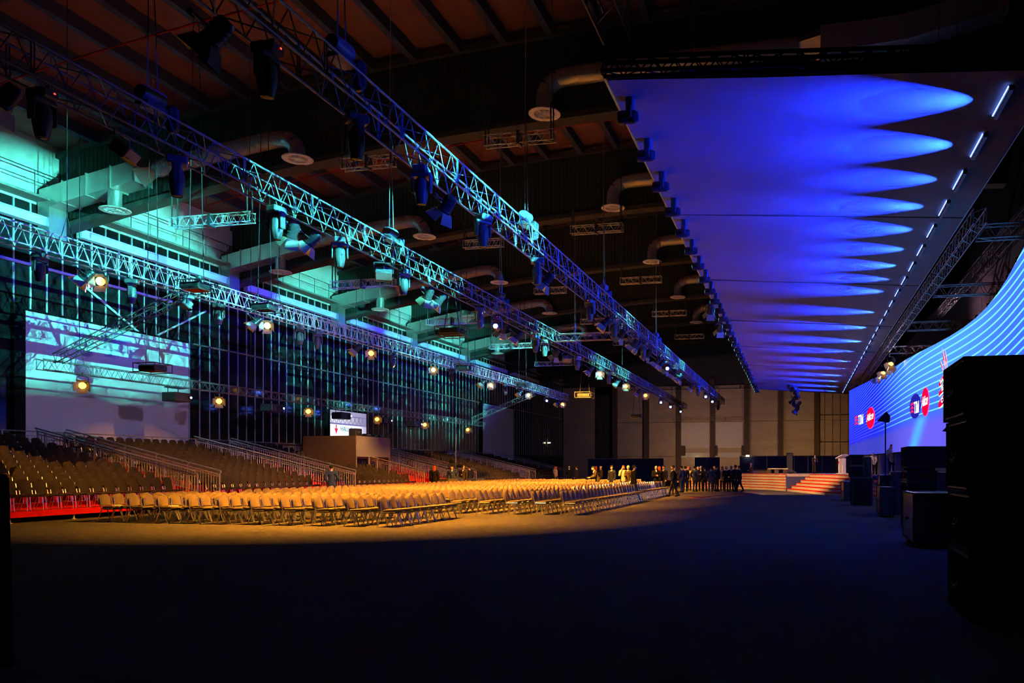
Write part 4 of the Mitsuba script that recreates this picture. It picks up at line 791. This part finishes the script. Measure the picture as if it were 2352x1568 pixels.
labels['distant_floor_chairs'] = {'kind': 'stuff', 'label': 'long rows of tan chairs farther back on the hall floor', 'category': 'chairs'}
# white covers over some backrests, papers and small bottles
cov = shell(.4, [(-.19, .52, .15), (-.225, .66, .19), (-.265, .80, .18), (-.285, .862, .13), (-.31, .862, .13), (-.318, .80, .17), (-.29, .66, .17)], .012, bow=.075)
cv = P(cov, 'm_paper', 40)
for j, i in enumerate([9, 10, 12, 14, 15, 16, 17, 18, 19, 20, 22]): solo('reserved_cover', cv, None, f'white reserved cover over a chair back, {ORD[j + 1]} along the second row near the cross aisle', 'chair cover', 'white covers in the middle block', tw=place(-7.75 - 1.03, 26.15 + .54 * i, 0))
for j, i in enumerate(range(0, 9)):
    for r in (0, 1): solo('reserved_cover', cv, None, f'white reserved cover on a chair beyond the cross aisle, {ORD[j + 1]} along the {ORD[r + 1]} row', 'chair cover', 'white covers beyond the cross aisle', tw=place(-7.95 - 1.03 * r, 39.9 + .54 * i, 0))
for x, y, lab in ((-20.3, 20.1, 'folded leaflet on the leftmost near chair'), (-18.3, 20.1, 'pale leaflet on the third chair of the near row ends'), (-14.15, 22.5, 'crumpled leaflet on a chair in the middle of the near block')):
    solo('leaflet', MB().cbox((x, y, .495), (.2, .28, .016), .004), 'm_paper', lab, 'leaflet')
for x, y, lab in ((-13.5, 20.9, 'small white cup on the floor under the near chairs'), (-8.3, 31.5, 'small pale bottle on the floor under the middle chairs')):
    t = thing('cup', lab, 'cup'); part(t, 'body', MB().lathe([(0, 0), (.03, 0), (.04, .1), (.036, .1), (.028, .01)], 10, o=(x, y, 0)), 'm_paper')

# ------------------------------------------------------------------ people
def hullchain(bones, joints, cut=8):
    parts = []
    for a, b in bones:
        (pa, ra), (pb, rb) = joints[a], joints[b]
        parts.append(m3.Manifold.batch_hull([m3.Manifold.sphere(ra, cut).translate(list(map(float, pa))), m3.Manifold.sphere(rb, cut).translate(list(map(float, pb)))]))
    return m3.Manifold.batch_boolean(parts, m3.OpType.Add)
def tm(m, it=6, edge=.035):
    m = m.refine_to_length(edge) if edge else m
    q = m.to_mesh(); t = trimesh.Trimesh(q.vert_properties[:, :3], q.tri_verts)
    if it: trimesh.smoothing.filter_taubin(t, iterations=it)
    return t.vertices, t.faces
def sph(c, r, s=(1, 1, 1), cut=10): return m3.Manifold.sphere(float(r), cut).scale([float(x) for x in s]).translate([float(x) for x in c])
def person(arm='down', lean=0.0, stride=0.0, turn=0.0, skirt=False, hair='short', phone=False):
    J = {}
    def set_(k, p, r): J[k] = (np.array(p, float), r)
    c, s = math.cos(lean), math.sin(lean); up = lambda x, y, z: (x, y * c + (z - .95) * s, .95 + (z - .95) * c - y * s)
    set_('pel', (0, 0, .97), .135); set_('bel', up(0, .01, 1.10), .13); set_('che', up(0, .01, 1.30), .145); set_('nec', up(0, .0, 1.47), .062); set_('hea', up(math.sin(turn) * .01, .025, 1.57), .055)
    for q, n in ((-1, 'l'), (1, 'r')):
        set_('sh' + n, up(q * .185, 0, 1.41), .068); set_('hi' + n, (q * .085, 0, .93), .098); st = stride * q
        set_('kn' + n, (q * .095, st * .25 + .02, .50), .062); set_('an' + n, (q * .10, st * .6 - .02, .09 + max(0, -st) * .1), .042); set_('to' + n, (q * .12, st * .6 + .14, .04), .036)
        if arm == 'fold' or (arm == 'one' and q == 1): e, w = up(q * .24, .05, 1.14), up(q * .02, .24, 1.16)
        elif arm == 'up' and q == 1: e, w = up(q * .25, .14, 1.17), up(q * .13, .13, 1.47)
        elif arm == 'reach': e, w = up(q * .23, .16, 1.18), up(q * .14, .40, 1.20)
        elif arm == 'pocket': e, w = up(q * .29, -.06, 1.15), up(q * .19, .07, .95)
        else: e, w = up(q * .235, -.02, 1.13), up(q * .23, .06, .89)
        set_('el' + n, e, .048); set_('wr' + n, w, .034)
    B = [('pel', 'bel'), ('bel', 'che'), ('che', 'nec'), ('nec', 'hea'), ('shl', 'shr'), ('hil', 'hir'), ('pel', 'hil'), ('pel', 'hir'), ('che', 'shl'), ('che', 'shr')]
    for n in 'lr': B += [('sh' + n, 'el' + n), ('el' + n, 'wr' + n), ('hi' + n, 'kn' + n), ('kn' + n, 'an' + n), ('an' + n, 'to' + n)]
    body = hullchain(B, J)
    hc = np.array(up(0, .03, 1.645)); ca, sa = math.cos(turn), math.sin(turn)
    hp = lambda x, y, z: hc + np.array([x * ca + y * sa, -x * sa + y * ca, z])
    headm = m3.Manifold.batch_hull([sph(hp(0, -.02, .03), .088), sph(hp(0, .03, .0), .078), sph(hp(0, .055, -.085), .032), sph(hp(.03, .03, -.07), .035), sph(hp(-.03, .03, -.07), .035)])
    headm = headm + m3.Manifold.batch_hull([sph(hp(0, .095, .02), .008, cut=6), sph(hp(0, .122, -.025), .013, cut=6), sph(hp(0, .09, -.03), .016, cut=6)]) + sph(hp(.088, -.005, -.005), .03, (.35, .8, 1), 6).translate([0, 0, 0]) + sph(hp(-.088, -.005, -.005), .03, (.35, .8, 1), 6)
    headm = headm + m3.Manifold.batch_hull([sph(hp(.022, .094, -.062), .009, cut=6), sph(hp(-.022, .094, -.062), .009, cut=6)])
    hands = []
    for q, n in ((-1, 'l'), (1, 'r')):
        w, e = J['wr' + n][0], J['el' + n][0]; d = (w - e) / np.linalg.norm(w - e); sd = np.cross(d, [0, 1, 0.2]); sd /= np.linalg.norm(sd); nn = np.cross(sd, d)
        pl = [m3.Manifold.batch_hull([sph(w, .026, cut=6), sph(w + d * .085 + sd * .03, .014, cut=6), sph(w + d * .085 - sd * .03, .014, cut=6)])]
        for k, ln in zip((-1.5, -.5, .5, 1.5), (.062, .078, .084, .07)):
            r0 = w + d * .085 + sd * .02 * k; r1 = r0 + d * ln * .55 + nn * .006; r2 = r1 + d * ln * .4 + nn * .022
            pl += [m3.Manifold.batch_hull([sph(r0, .0095, cut=6), sph(r1, .0088, cut=6)]), m3.Manifold.batch_hull([sph(r1, .0088, cut=6), sph(r2, .0075, cut=6)])]
        th0 = w + d * .03 - sd * .03 * q; th1 = th0 + d * .035 - sd * .03 * q + nn * .01; pl += [m3.Manifold.batch_hull([sph(th0, .013, cut=6), sph(th1, .010, cut=6)]), m3.Manifold.batch_hull([sph(th1, .010, cut=6), sph(th1 + d * .03, .008, cut=6)])]
        hands.append(m3.Manifold.batch_boolean(pl, m3.OpType.Add))
    bq = body.refine_to_length(.05).to_mesh(); tb = trimesh.Trimesh(bq.vert_properties[:, :3], bq.tri_verts); trimesh.smoothing.filter_taubin(tb, iterations=5)
    bm = m3.Manifold(m3.Mesh(np.asarray(tb.vertices, np.float32), np.asarray(tb.faces, np.uint32)))
    full = m3.Manifold.batch_boolean([bm, headm] + hands, m3.OpType.Add)
    g = lambda names, gr, ov=None: {k: (v[0], v[1] + gr) for k, v in J.items()}
    JJ = g(None, .022); JJ['cuf'] = JJ['wrl']
    jb = [('pel', 'bel'), ('bel', 'che'), ('shl', 'shr'), ('che', 'shl'), ('che', 'shr')] + [(a + n, b + n) for n in 'lr' for a, b in (('sh', 'el'), ('el', 'wr'))]
    JJ['skl'] = (np.array((-.06, 0, .82)), .125); JJ['skr'] = (np.array((.06, 0, .82)), .125); jb += [('pel', 'skl'), ('pel', 'skr'), ('skl', 'skr')]
    jacket = tm(hullchain(jb, JJ), 6, .05)
    T2 = g(None, .014); tb_ = [('hil', 'hir')] + [(a + n, b + n) for n in 'lr' for a, b in (('hi', 'kn'), ('kn', 'an'))]
    if skirt: T2 = {**T2, 'ka': (np.array((-.07, 0, .5)), .12), 'kb': (np.array((.07, 0, .5)), .12)}; tb_ = [('hil', 'hir'), ('hil', 'ka'), ('hir', 'kb'), ('ka', 'kb')]
    trousers = tm(hullchain(tb_, T2), 5, .06)
    shoes = []
    for n in 'lr':
        a, t_ = J['an' + n][0], J['to' + n][0]; shoes.append(m3.Manifold.batch_hull([sph((a[0], a[1] - .04, .045 + max(0, a[2] - .09)), .045, cut=8), sph((t_[0], t_[1] + .02, .038), .038, cut=8), sph((a[0], a[1], a[2]), .05, cut=8)]))
    sh = m3.Manifold.batch_boolean(shoes, m3.OpType.Add)
    hm = m3.Manifold.batch_hull([sph(hp(0, -.025, .04), .098), sph(hp(0, .02, .055), .082)])
    cutb = m3.Manifold.cube([.5, .3, .5], True).translate([0, .15 + .055, -.18])
    if hair == 'long': hm = hm + m3.Manifold.batch_hull([sph(hp(0, -.05, .02), .095), sph(hp(.03, -.06, -.2), .06), sph(hp(-.03, -.06, -.2), .06)])
    Rm = np.eye(4); Rm[:2, :2] = [[ca, sa], [-sa, ca]]; 
    face = m3.Manifold.cube([.34, .22, .24], True).translate([0, .125, -.075]).rotate([0, 0, -math.degrees(turn)]).translate(hc.tolist())
    hm = hm - face
    col = m3.Manifold.batch_hull([sph(up(0, .07, 1.45), .05), sph(up(0, .155, 1.22), .02)]) + m3.Manifold.cylinder(.05, .068, .064, 12, True).translate(list(map(float, up(0, 0, 1.48))))
    mm = lambda m: (m.to_mesh().vert_properties[:, :3], m.to_mesh().tri_verts)
    return mm(full), jacket, trousers, mm(sh), mm(hm), mm(col)
VAR = {}
def variant(name, suit, legs, hairm, **kw):
    bd, jk, tr, sh, hr, co = person(**kw)
    VAR[name] = grp('g_person_' + name, {'body': P(bd, 'm_skin', 40), 'jacket': P(jk, suit, True), 'trousers': P(tr, legs, True), 'shoes': P(sh, 'm_black', 40), 'hair': P(hr, hairm, 40), 'shirt': P(co, 'm_shirt', 40)})
variant('a', 'm_suitnavy', 'm_suitnavy', 'm_hair', arm='down'); variant('b', 'm_suitblack', 'm_suitblack', 'm_hairgrey', arm='fold'); variant('c', 'm_suitblue', 'm_suitblue', 'm_hair', arm='pocket', turn=.4)
variant('d', 'm_suitbrown', 'm_suitblack', 'm_hairgrey', arm='one', turn=-.4); variant('e', 'm_suitblack', 'm_suitblack', 'm_hairred', arm='down', hair='long', skirt=True); variant('f', 'm_suitblack', 'm_suitnavy', 'm_hair', arm='down', stride=.45)
variant('g', 'm_suitbrown', 'm_suitbrown', 'm_hair', arm='reach', lean=.35); variant('h', 'm_tan', 'm_suitnavy', 'm_hairred', arm='up', hair='long', turn=.3); variant('i', 'm_shirt', 'm_suitblack', 'm_hairgrey', arm='reach', lean=.7)
def man(v, x, y, rz, lab, group=None, z=0, s=1.0): inst(thing('person', lab, 'person', group), VAR[v], place(x, y, z, rz, s))
CR = [(1507, 47.6, 'b', 200, 'standing person in a black suit with grey hair at the left edge of the crowd'), (1515, 48.4, 'e', 30, 'person with red hair in black among the standing crowd'), (1525, 49.5, 'a', 150, 'person in a dark suit right behind the red-haired one'), (1549, 48.5, 'd', 190, 'grey-haired person in a brownish jacket beside the last chairs'),
      (1566, 52, 'c', 60, 'person in blue half hidden behind the grey-haired one'), (1574, 53.6, 'a', 10, 'person in a navy suit with the back turned, left of the crowd centre'), (1583, 56, 'h', 170, 'person in a tan top deep in the crowd'), (1596, 54, 'c', -20, 'person in a mid blue suit with hands in the pockets'), (1603, 56.5, 'd', 200, 'person with lit face behind the blue suited one'),
      (1610, 55.5, 'b', 180, 'person with pale hair facing the camera in the crowd'), (1619, 54.3, 'a', 15, 'person in a navy suit next to the blue suited one'), (1632, 53.4, 'c', 5, 'tall person in a dark blue suit at the centre front of the crowd'), (1641, 56.2, 'd', 220, 'person with lit face right of the crowd centre'), (1646, 54.6, 'a', -30, 'person in dark clothes right of the tall one'),
      (1659, 56, 'h', 190, 'person in a tan top right of the crowd centre'), (1668, 54.2, 'b', -10, 'person in a black suit near the right end of the crowd'), (1680, 54.6, 'd', 175, 'grey-haired person near the right end of the crowd'), (1690, 55.4, 'a', 60, 'person in a dark suit second from the right end of the crowd'), (1699, 54.4, 'f', 80, 'person in dark clothes at the right end of the crowd, beside the stage')]
for u, y, v, rz, lab in CR: man(v, y * 4.511 * (u - 1842) / (u + 6767), y, rz, lab, s=random.uniform(.96, 1.03))
for x, y, v, rz, lab in ((-12.05, 46.3, 'g', 120, 'bent person in brown reading among the chairs'), (-11.3, 46.9, 'a', 160, 'person in a dark suit among the chairs'), (-10.75, 47.6, 'h', 200, 'person in a tan top between the two dark suited ones among the chairs'), (-10.2, 46.6, 'd', 150, 'person in brown at the right of the group among the chairs'),
    (-8.3, 39.15, 'f', -60, 'dark figure walking through the cross aisle between the chairs'), (-7.1, 44.3, 'f', 100, 'dark figure walking in front of the chairs beyond the cross aisle'),
    (-20.6, 65, 'h', 120, 'seated looking person in tan by the far stand railing'), (-19.6, 65.6, 'b', 30, 'white-haired person before the far end of the grandstand'), (-18.6, 64.5, 'a', 80, 'person in dark clothes before the far end of the grandstand'), (-17.3, 66, 'e', 10, 'person in a long skirt before the far partition'), (-16.6, 65, 'd', 100, 'person in brown before the far partition'),
    (-21.3, 43.4, 'e', 20, 'long-haired camera operator left of the camera position'), (-21.0, 46.9, 'd', 170, 'person in a brown jacket at the tall camera'), (-21.2, 48.3, 'a', 60, 'dark haired person right of the tall camera'), (-20.9, 45.0, 'c', 200, 'person bent behind the blue covered table'),
    (-21.75, 33.6, 'c', 35, 'person in a dark jacket standing alone with the back turned at the second aisle')): man(v, x, y, rz, lab)
man('d', -3.9, 63.2, 120, 'grey-haired person sitting low behind the left part of the stage', z=.25); man('g', .9, 62.2, 200, 'person bending down on the stage before the blue partition', z=1.2, s=.85); man('i', 4.5, 52.4, 160, 'person in white bending over on the stage right of the lectern', z=1.2, s=.85); man('h', 5.0, 47.6, 185, 'person in a tan top standing on the stage behind the equipment racks', z=1.2)
man('b', 4.35, 34.5, 90, 'dark silhouetted person behind the large speaker boxes', s=1.02, z=.15); man('g', 4.3, 27.5, 60, 'dark silhouetted person leaning over the desk at the right'); man('e', 5.0, 27.4, 100, 'dark silhouetted long-haired person at the far right')
# ------------------------------------------------------------------ black equipment on the right
def case(x0, x1, y0, y1, z0, z1, name, lab, cat, casters=False, grille=None, m='m_fixture'):
    t = thing(name, lab, cat); h = .12 if casters else 0
    part(t, 'body', MB().cbox(((x0 + x1) / 2, (y0 + y1) / 2, (z0 + h + z1) / 2), (x1 - x0, y1 - y0, z1 - z0 - h), .03), m)
    e = MB(); b = .012
    for x in (x0, x1):
        for y in (y0, y1): e.bx(x - b, x + b, y - b, y + b, z0 + h, z1)
    for z in (z0 + h + b, z1 - b):
        for y in (y0, y1): e.bx(x0, x1, y - b, y + b, z - b, z + b)
        for x in (x0, x1): e.bx(x - b, x + b, y0, y1, z - b, z + b)
    part(t, 'edging', e, 'm_darkgrey')
    if grille: part(t, 'grille', MB().bx(x0 + .05, x1 - .05, y0 - .02, y0 - .005, z0 + h + .05, z1 - .05), 'm_black'); part(t, 'side_grille', MB().bx(x0 - .02, x0 - .005, y0 + .05, y1 - .05, z0 + h + .05, z1 - .05), 'm_black')
    if casters:
        for x in (x0 + .1, x1 - .1):
            for y in (y0 + .1, y1 - .1): part(t, 'caster', MB().tube((x - .02, y, .05), (x + .02, y, .05), .05, 10).box((x, y, .1), (.05, .06, .05)), 'm_black')
    for y in ((y0 + y1) / 2,): part(t, 'handle', MB().path([(x0 - .03, y - .1, (z0 + z1) / 2), (x0 - .05, y - .1, (z0 + z1) / 2 - .05), (x0 - .05, y + .1, (z0 + z1) / 2 - .05), (x0 - .03, y + .1, (z0 + z1) / 2)], .012, 5).bx(x0 - .035, x0, y - .12, y - .08, (z0 + z1) / 2 - .02, (z0 + z1) / 2 + .03).bx(x0 - .035, x0, y + .08, y + .12, (z0 + z1) / 2 - .02, (z0 + z1) / 2 + .03), 'm_aludark')
    return t
# tall stack at the far right edge, near the camera
case(1.72, 3.0, 8.9, 10.1, 0, .72, 'bass_cabinet', 'lowest huge black bass cabinet of the tall stack at the right edge', 'loudspeaker', grille=1)
case(1.72, 3.0, 8.9, 10.1, .73, 1.36, 'bass_cabinet', 'upper black bass cabinet of the tall stack at the right edge', 'loudspeaker', grille=1)
case(1.70, 2.9, 8.9, 10.1, 1.37, 2.16, 'speaker_cabinet', 'black speaker cabinet below the top one of the tall stack at the right edge', 'loudspeaker', grille=1)
case(1.67, 2.9, 8.9, 10.1, 2.17, 2.80, 'speaker_cabinet', 'topmost black speaker cabinet of the tall stack at the right edge', 'loudspeaker', grille=1)
# cases and racks before the stage
case(1.98, 2.36, 39.6, 42.4, 0, .95, 'flight_case', 'black case lid leaning at the foot of the stage steps', 'case')
case(2.12, 2.95, 35.4, 36.7, 0, 1.2, 'bass_cabinet', 'tall black cabinet at the right end of the stage steps', 'loudspeaker', grille=1)
case(2.04, 2.6, 35.6, 36.5, 1.21, 1.72, 'speaker_cabinet', 'lower of two black boxes stacked on the tall cabinet by the steps', 'loudspeaker', grille=1)
case(2.04, 2.6, 35.6, 36.5, 1.73, 2.2, 'speaker_cabinet', 'upper of two black boxes stacked on the tall cabinet by the steps', 'loudspeaker', grille=1)
t = case(2.66, 2.92, 35.8, 36.4, 1.21, 2.1, 'equipment_rack', 'slim rack full of cables beside the stacked boxes', 'rack')
for i in range(5): part(t, 'cable', MB().path([(2.68 + .05 * i, 35.76, 2.0 - .12 * i), (2.75 + .05 * i, 35.66, 1.75 - .1 * i), (2.72 + .06 * i, 35.62, 1.3), (2.8 + .06 * i, 35.6, .8)], .012, 5), 'm_cable')
t = thing('mixing_desk', 'blue-lit sloping mixing desk on a table between the black racks', 'mixing desk')
part(t, 'panel', MB().cbox((3.15, 31.2, 1.36), (1.0, 1.3, .12), .03, [[.97, 0, -.24], [0, 1, 0], [.24, 0, .97]]), 'm_desk'); part(t, 'shelf', MB().cbox((3.2, 31.2, 1.02), (.9, 1.2, .1), .02), 'm_desk')
for i in range(14): part(t, 'fader', MB().box((2.75 + .06 * i, 30.8, 1.35 + .015 * i), (.02, .3, .03)), 'm_red' if i > 5 else 'm_grey')
for x in (2.8, 3.55):
    for y in (30.7, 31.7): part(t, 'leg', MB().tube((x, y, 0), (x, y, 1.0), .03, 5), 'm_aludark')
case(2.5, 3.0, 27.2, 28.3, .13, 1.0, 'flight_case', 'black flight case on casters in front of the racks', 'case'); 
t = thing('dolly', 'low caster board under the black flight case', 'dolly'); part(t, 'board', MB().bx(2.5, 3.0, 27.2, 28.3, .1, .128), 'm_black')
for x in (2.58, 2.92):
    for y in (27.3, 28.2): part(t, 'caster', MB().tube((x - .02, y, .05), (x + .02, y, .05), .05, 10).box((x, y, .085), (.05, .05, .03)), 'm_black')
case(2.66, 3.1, 28.9, 29.7, 0, 1.38, 'equipment_rack', 'low black rack behind the flight case', 'rack'); case(3.0, 3.5, 28.6, 29.4, 0, 1.5, 'equipment_rack', 'middle black rack right of the mixing desk', 'rack')
case(2.75, 3.5, 22.3, 23.6, 0, 1.28, 'bass_cabinet', 'black cabinet under the two large boxes', 'loudspeaker', grille=1); case(2.75, 3.5, 22.3, 23.6, 1.285, 1.56, 'bass_cabinet', 'flat black cabinet directly under the large box', 'loudspeaker', grille=1)
for y in (22.5, 23.3): solo('spacer_bar', MB().bx(2.78, 3.48, y - .03, y + .03, 1.562, 1.62), 'm_black', f'{"near" if y < 23 else "far"} spacer bar carrying the large black box', 'bar')
case(2.75, 3.95, 22.25, 23.6, 1.622, 2.2, 'speaker_cabinet', 'large black box on top of the cabinets, before the tan backdrop', 'loudspeaker', grille=1)
case(2.2, 3.1, 16.9, 18.6, 0, 1.12, 'flight_case', 'big black case in the dark foreground right of the floor', 'case', True); case(3.2, 4.1, 17.0, 18.4, 0, 1.25, 'flight_case', 'second big black case beside the first in the dark foreground', 'case', True)
case(3.5, 4.4, 24.8, 26.0, 0, 1.5, 'equipment_rack', 'wide black rack left of the leaning silhouettes', 'rack'); case(4.0, 5.4, 20.8, 22.0, 0, 1.05, 'table', 'long black covered table below the silhouettes', 'table')
def lightstand(x, y, z0, h, lab, heads):
    t = thing('monitor_stand', lab, 'stand')
    part(t, 'pole', MB().tube((x, y, z0), (x, y, z0 + h), .022, 6), 'm_black'); part(t, 'base', MB().tube((x, y, z0 + .35), (x + .35, y, z0 + .02), .014, 5).tube((x, y, z0 + .35), (x - .2, y + .3, z0 + .02), .014, 5).tube((x, y, z0 + .35), (x - .2, y - .3, z0 + .02), .014, 5), 'm_black')
    for dx, dz in heads:
        M = np.eye(4); M[:3, :3] = [[1, 0, 0], [0, 0, 1], [0, 1, 0]]; M[:3, 3] = (x + dx, y - .16, z0 + h + dz)
        part(t, 'speaker_box', MB().prism([(-.24, -.08), (.14, -.14), (.16, .06), (.04, .22)], 0, .32, M), 'm_black')
lightstand(2.75, 28.0, 1.002, 2.22, 'black stand with a tilted speaker box, on the flight case', ((-.02, .08),)); lightstand(4.2, 24.2, 0, 2.75, 'thin black stand with a small box before the screen', ((0, .02),)); lightstand(4.3, 21.6, 0, 2.85, 'taller black stand nearer the right edge', ((0, .05),)); lightstand(4.55, 19.6, 0, 2.6, 'black stand with two tilted speaker boxes at the right edge', ((-.08, .1), (-.1, -.32)))
# camera position at the grandstand, tables, cables
t = thing('television_camera', 'big black television camera on a pedestal among the camera crew', 'camera')
part(t, 'pedestal', MB().tube((-21.4, 46.2, 0), (-21.4, 46.2, 1.5), .08, 8, .05).lathe([(0, 0), (.3, 0), (.3, .1), (0, .12)], 10, o=(-21.4, 46.2, 0)), 'm_black'); part(t, 'body', MB().cbox((-21.4, 46.2, 1.75), (.55, .3, .34), .04), 'm_fixture'); part(t, 'lens', MB().tube((-21.12, 46.2, 1.75), (-20.75, 46.2, 1.75), .09, 10, .12), 'm_black'); part(t, 'viewfinder', MB().cbox((-21.45, 46.2, 2.02), (.3, .24, .2), .03), 'm_black'); part(t, 'handle', MB().tube((-21.7, 46.2, 1.6), (-21.95, 46.35, 1.5), .02, 5), 'm_black')
for x, y, w, d, h, m, lab in ((-21.0, 44.6, .7, 1.3, .95, 'm_brown', 'brown draped table at the left of the camera crew'), (-21.0, 45.8, .6, .8, .98, 'm_desk', 'blue draped table beside the camera'), (-20.9, 48.6, .6, 1.4, .9, 'm_bluewall', 'dark draped table right of the camera')):
    t = thing('draped_table', lab, 'table'); part(t, 'top', MB().cbox((x, y, h), (w + .04, d + .04, .05), .02), m); part(t, 'drape', MB().bx(x - w / 2, x + w / 2, y - d / 2, y + d / 2, .01, h - .026), m)
t = thing('floor_cable', 'thin red cable lying across the dark floor towards the stage', 'cable')
part(t, 'cable', MB().path([(-3.0, 58.6, .012), (-2.9, 54, .012), (-3.6, 50, .012), (-4.6, 46.4, .012), (-5.6, 43.5, .012), (-6.0, 42.8, .012), (-5.5, 42.5, .012), (-4.9, 43.6, .012)], .015, 5), 'm_redpipe')
solo('stage_shoe', MB().cbox((1.35, 50.6, .25), (.12, .26, .09), .04), 'm_black', 'small dark object left on the lowest stage step', 'object')
t = thing('truss_camera_mast', 'tall thin pole with lamps standing in the grandstand beyond the booth', 'pole'); part(t, 'pole', MB().tube((-26.4, 57.5, 1.28), (-26.4, 57.5, 5.6), .03, 6), 'm_rail')
t = thing('drape', 'black drape at the left edge, close to the camera', 'drape')
m = MB(); P0 = []
for i, x in enumerate(np.linspace(-8.6, -6.33, 24)): P0.append([(x - .03 * z, 5.2 + .05 * math.sin(i * 1.7), z) for z in (0.0, .6, 1.2, 1.55)])
m.grid(P0); m.grid([[(x, y + .02, z) for x, y, z in r][::-1] for r in P0]); part(t, 'cloth', m, 'm_black', True); part(t, 'rail', MB().tube((-8.6, 5.2, 1.56), (-6.33, 5.2, 1.56), .02, 6), 'm_black')
# small emergency lamps
for x, y, z, lab in ((-13.3, 102.7, 2.75, 'small bulkhead lamp at the foot of the far wall'), (-5.3, 79.9, 2.83, 'small greenish emergency lamp on the partition behind the crowd'), (-11.4, 102.6, 7.35, 'small spotlight under the truss above the roller door'), (-31.3, 96.0, 4.8, 'pair of small wall lamps at the far end of the left wall')):
    t = thing('wall_lamp', lab, 'lamp'); part(t, 'housing', MB().cbox((x, y, z), (.3, .16, .16), .03), 'm_grey'); d = P(MB().cbox((x, y - .1, z), (.34, .06, .16), .02), 'm_white'); d['emitter'] = emit((1, .85, .4), 14); part(t, 'lens', d, None)
used = {d['shape']['id'] for d in scene.values() if d.get('type') == 'instance'}
for g in [k for k, d in scene.items() if d.get('type') == 'shapegroup' and k not in used]: del scene[g]
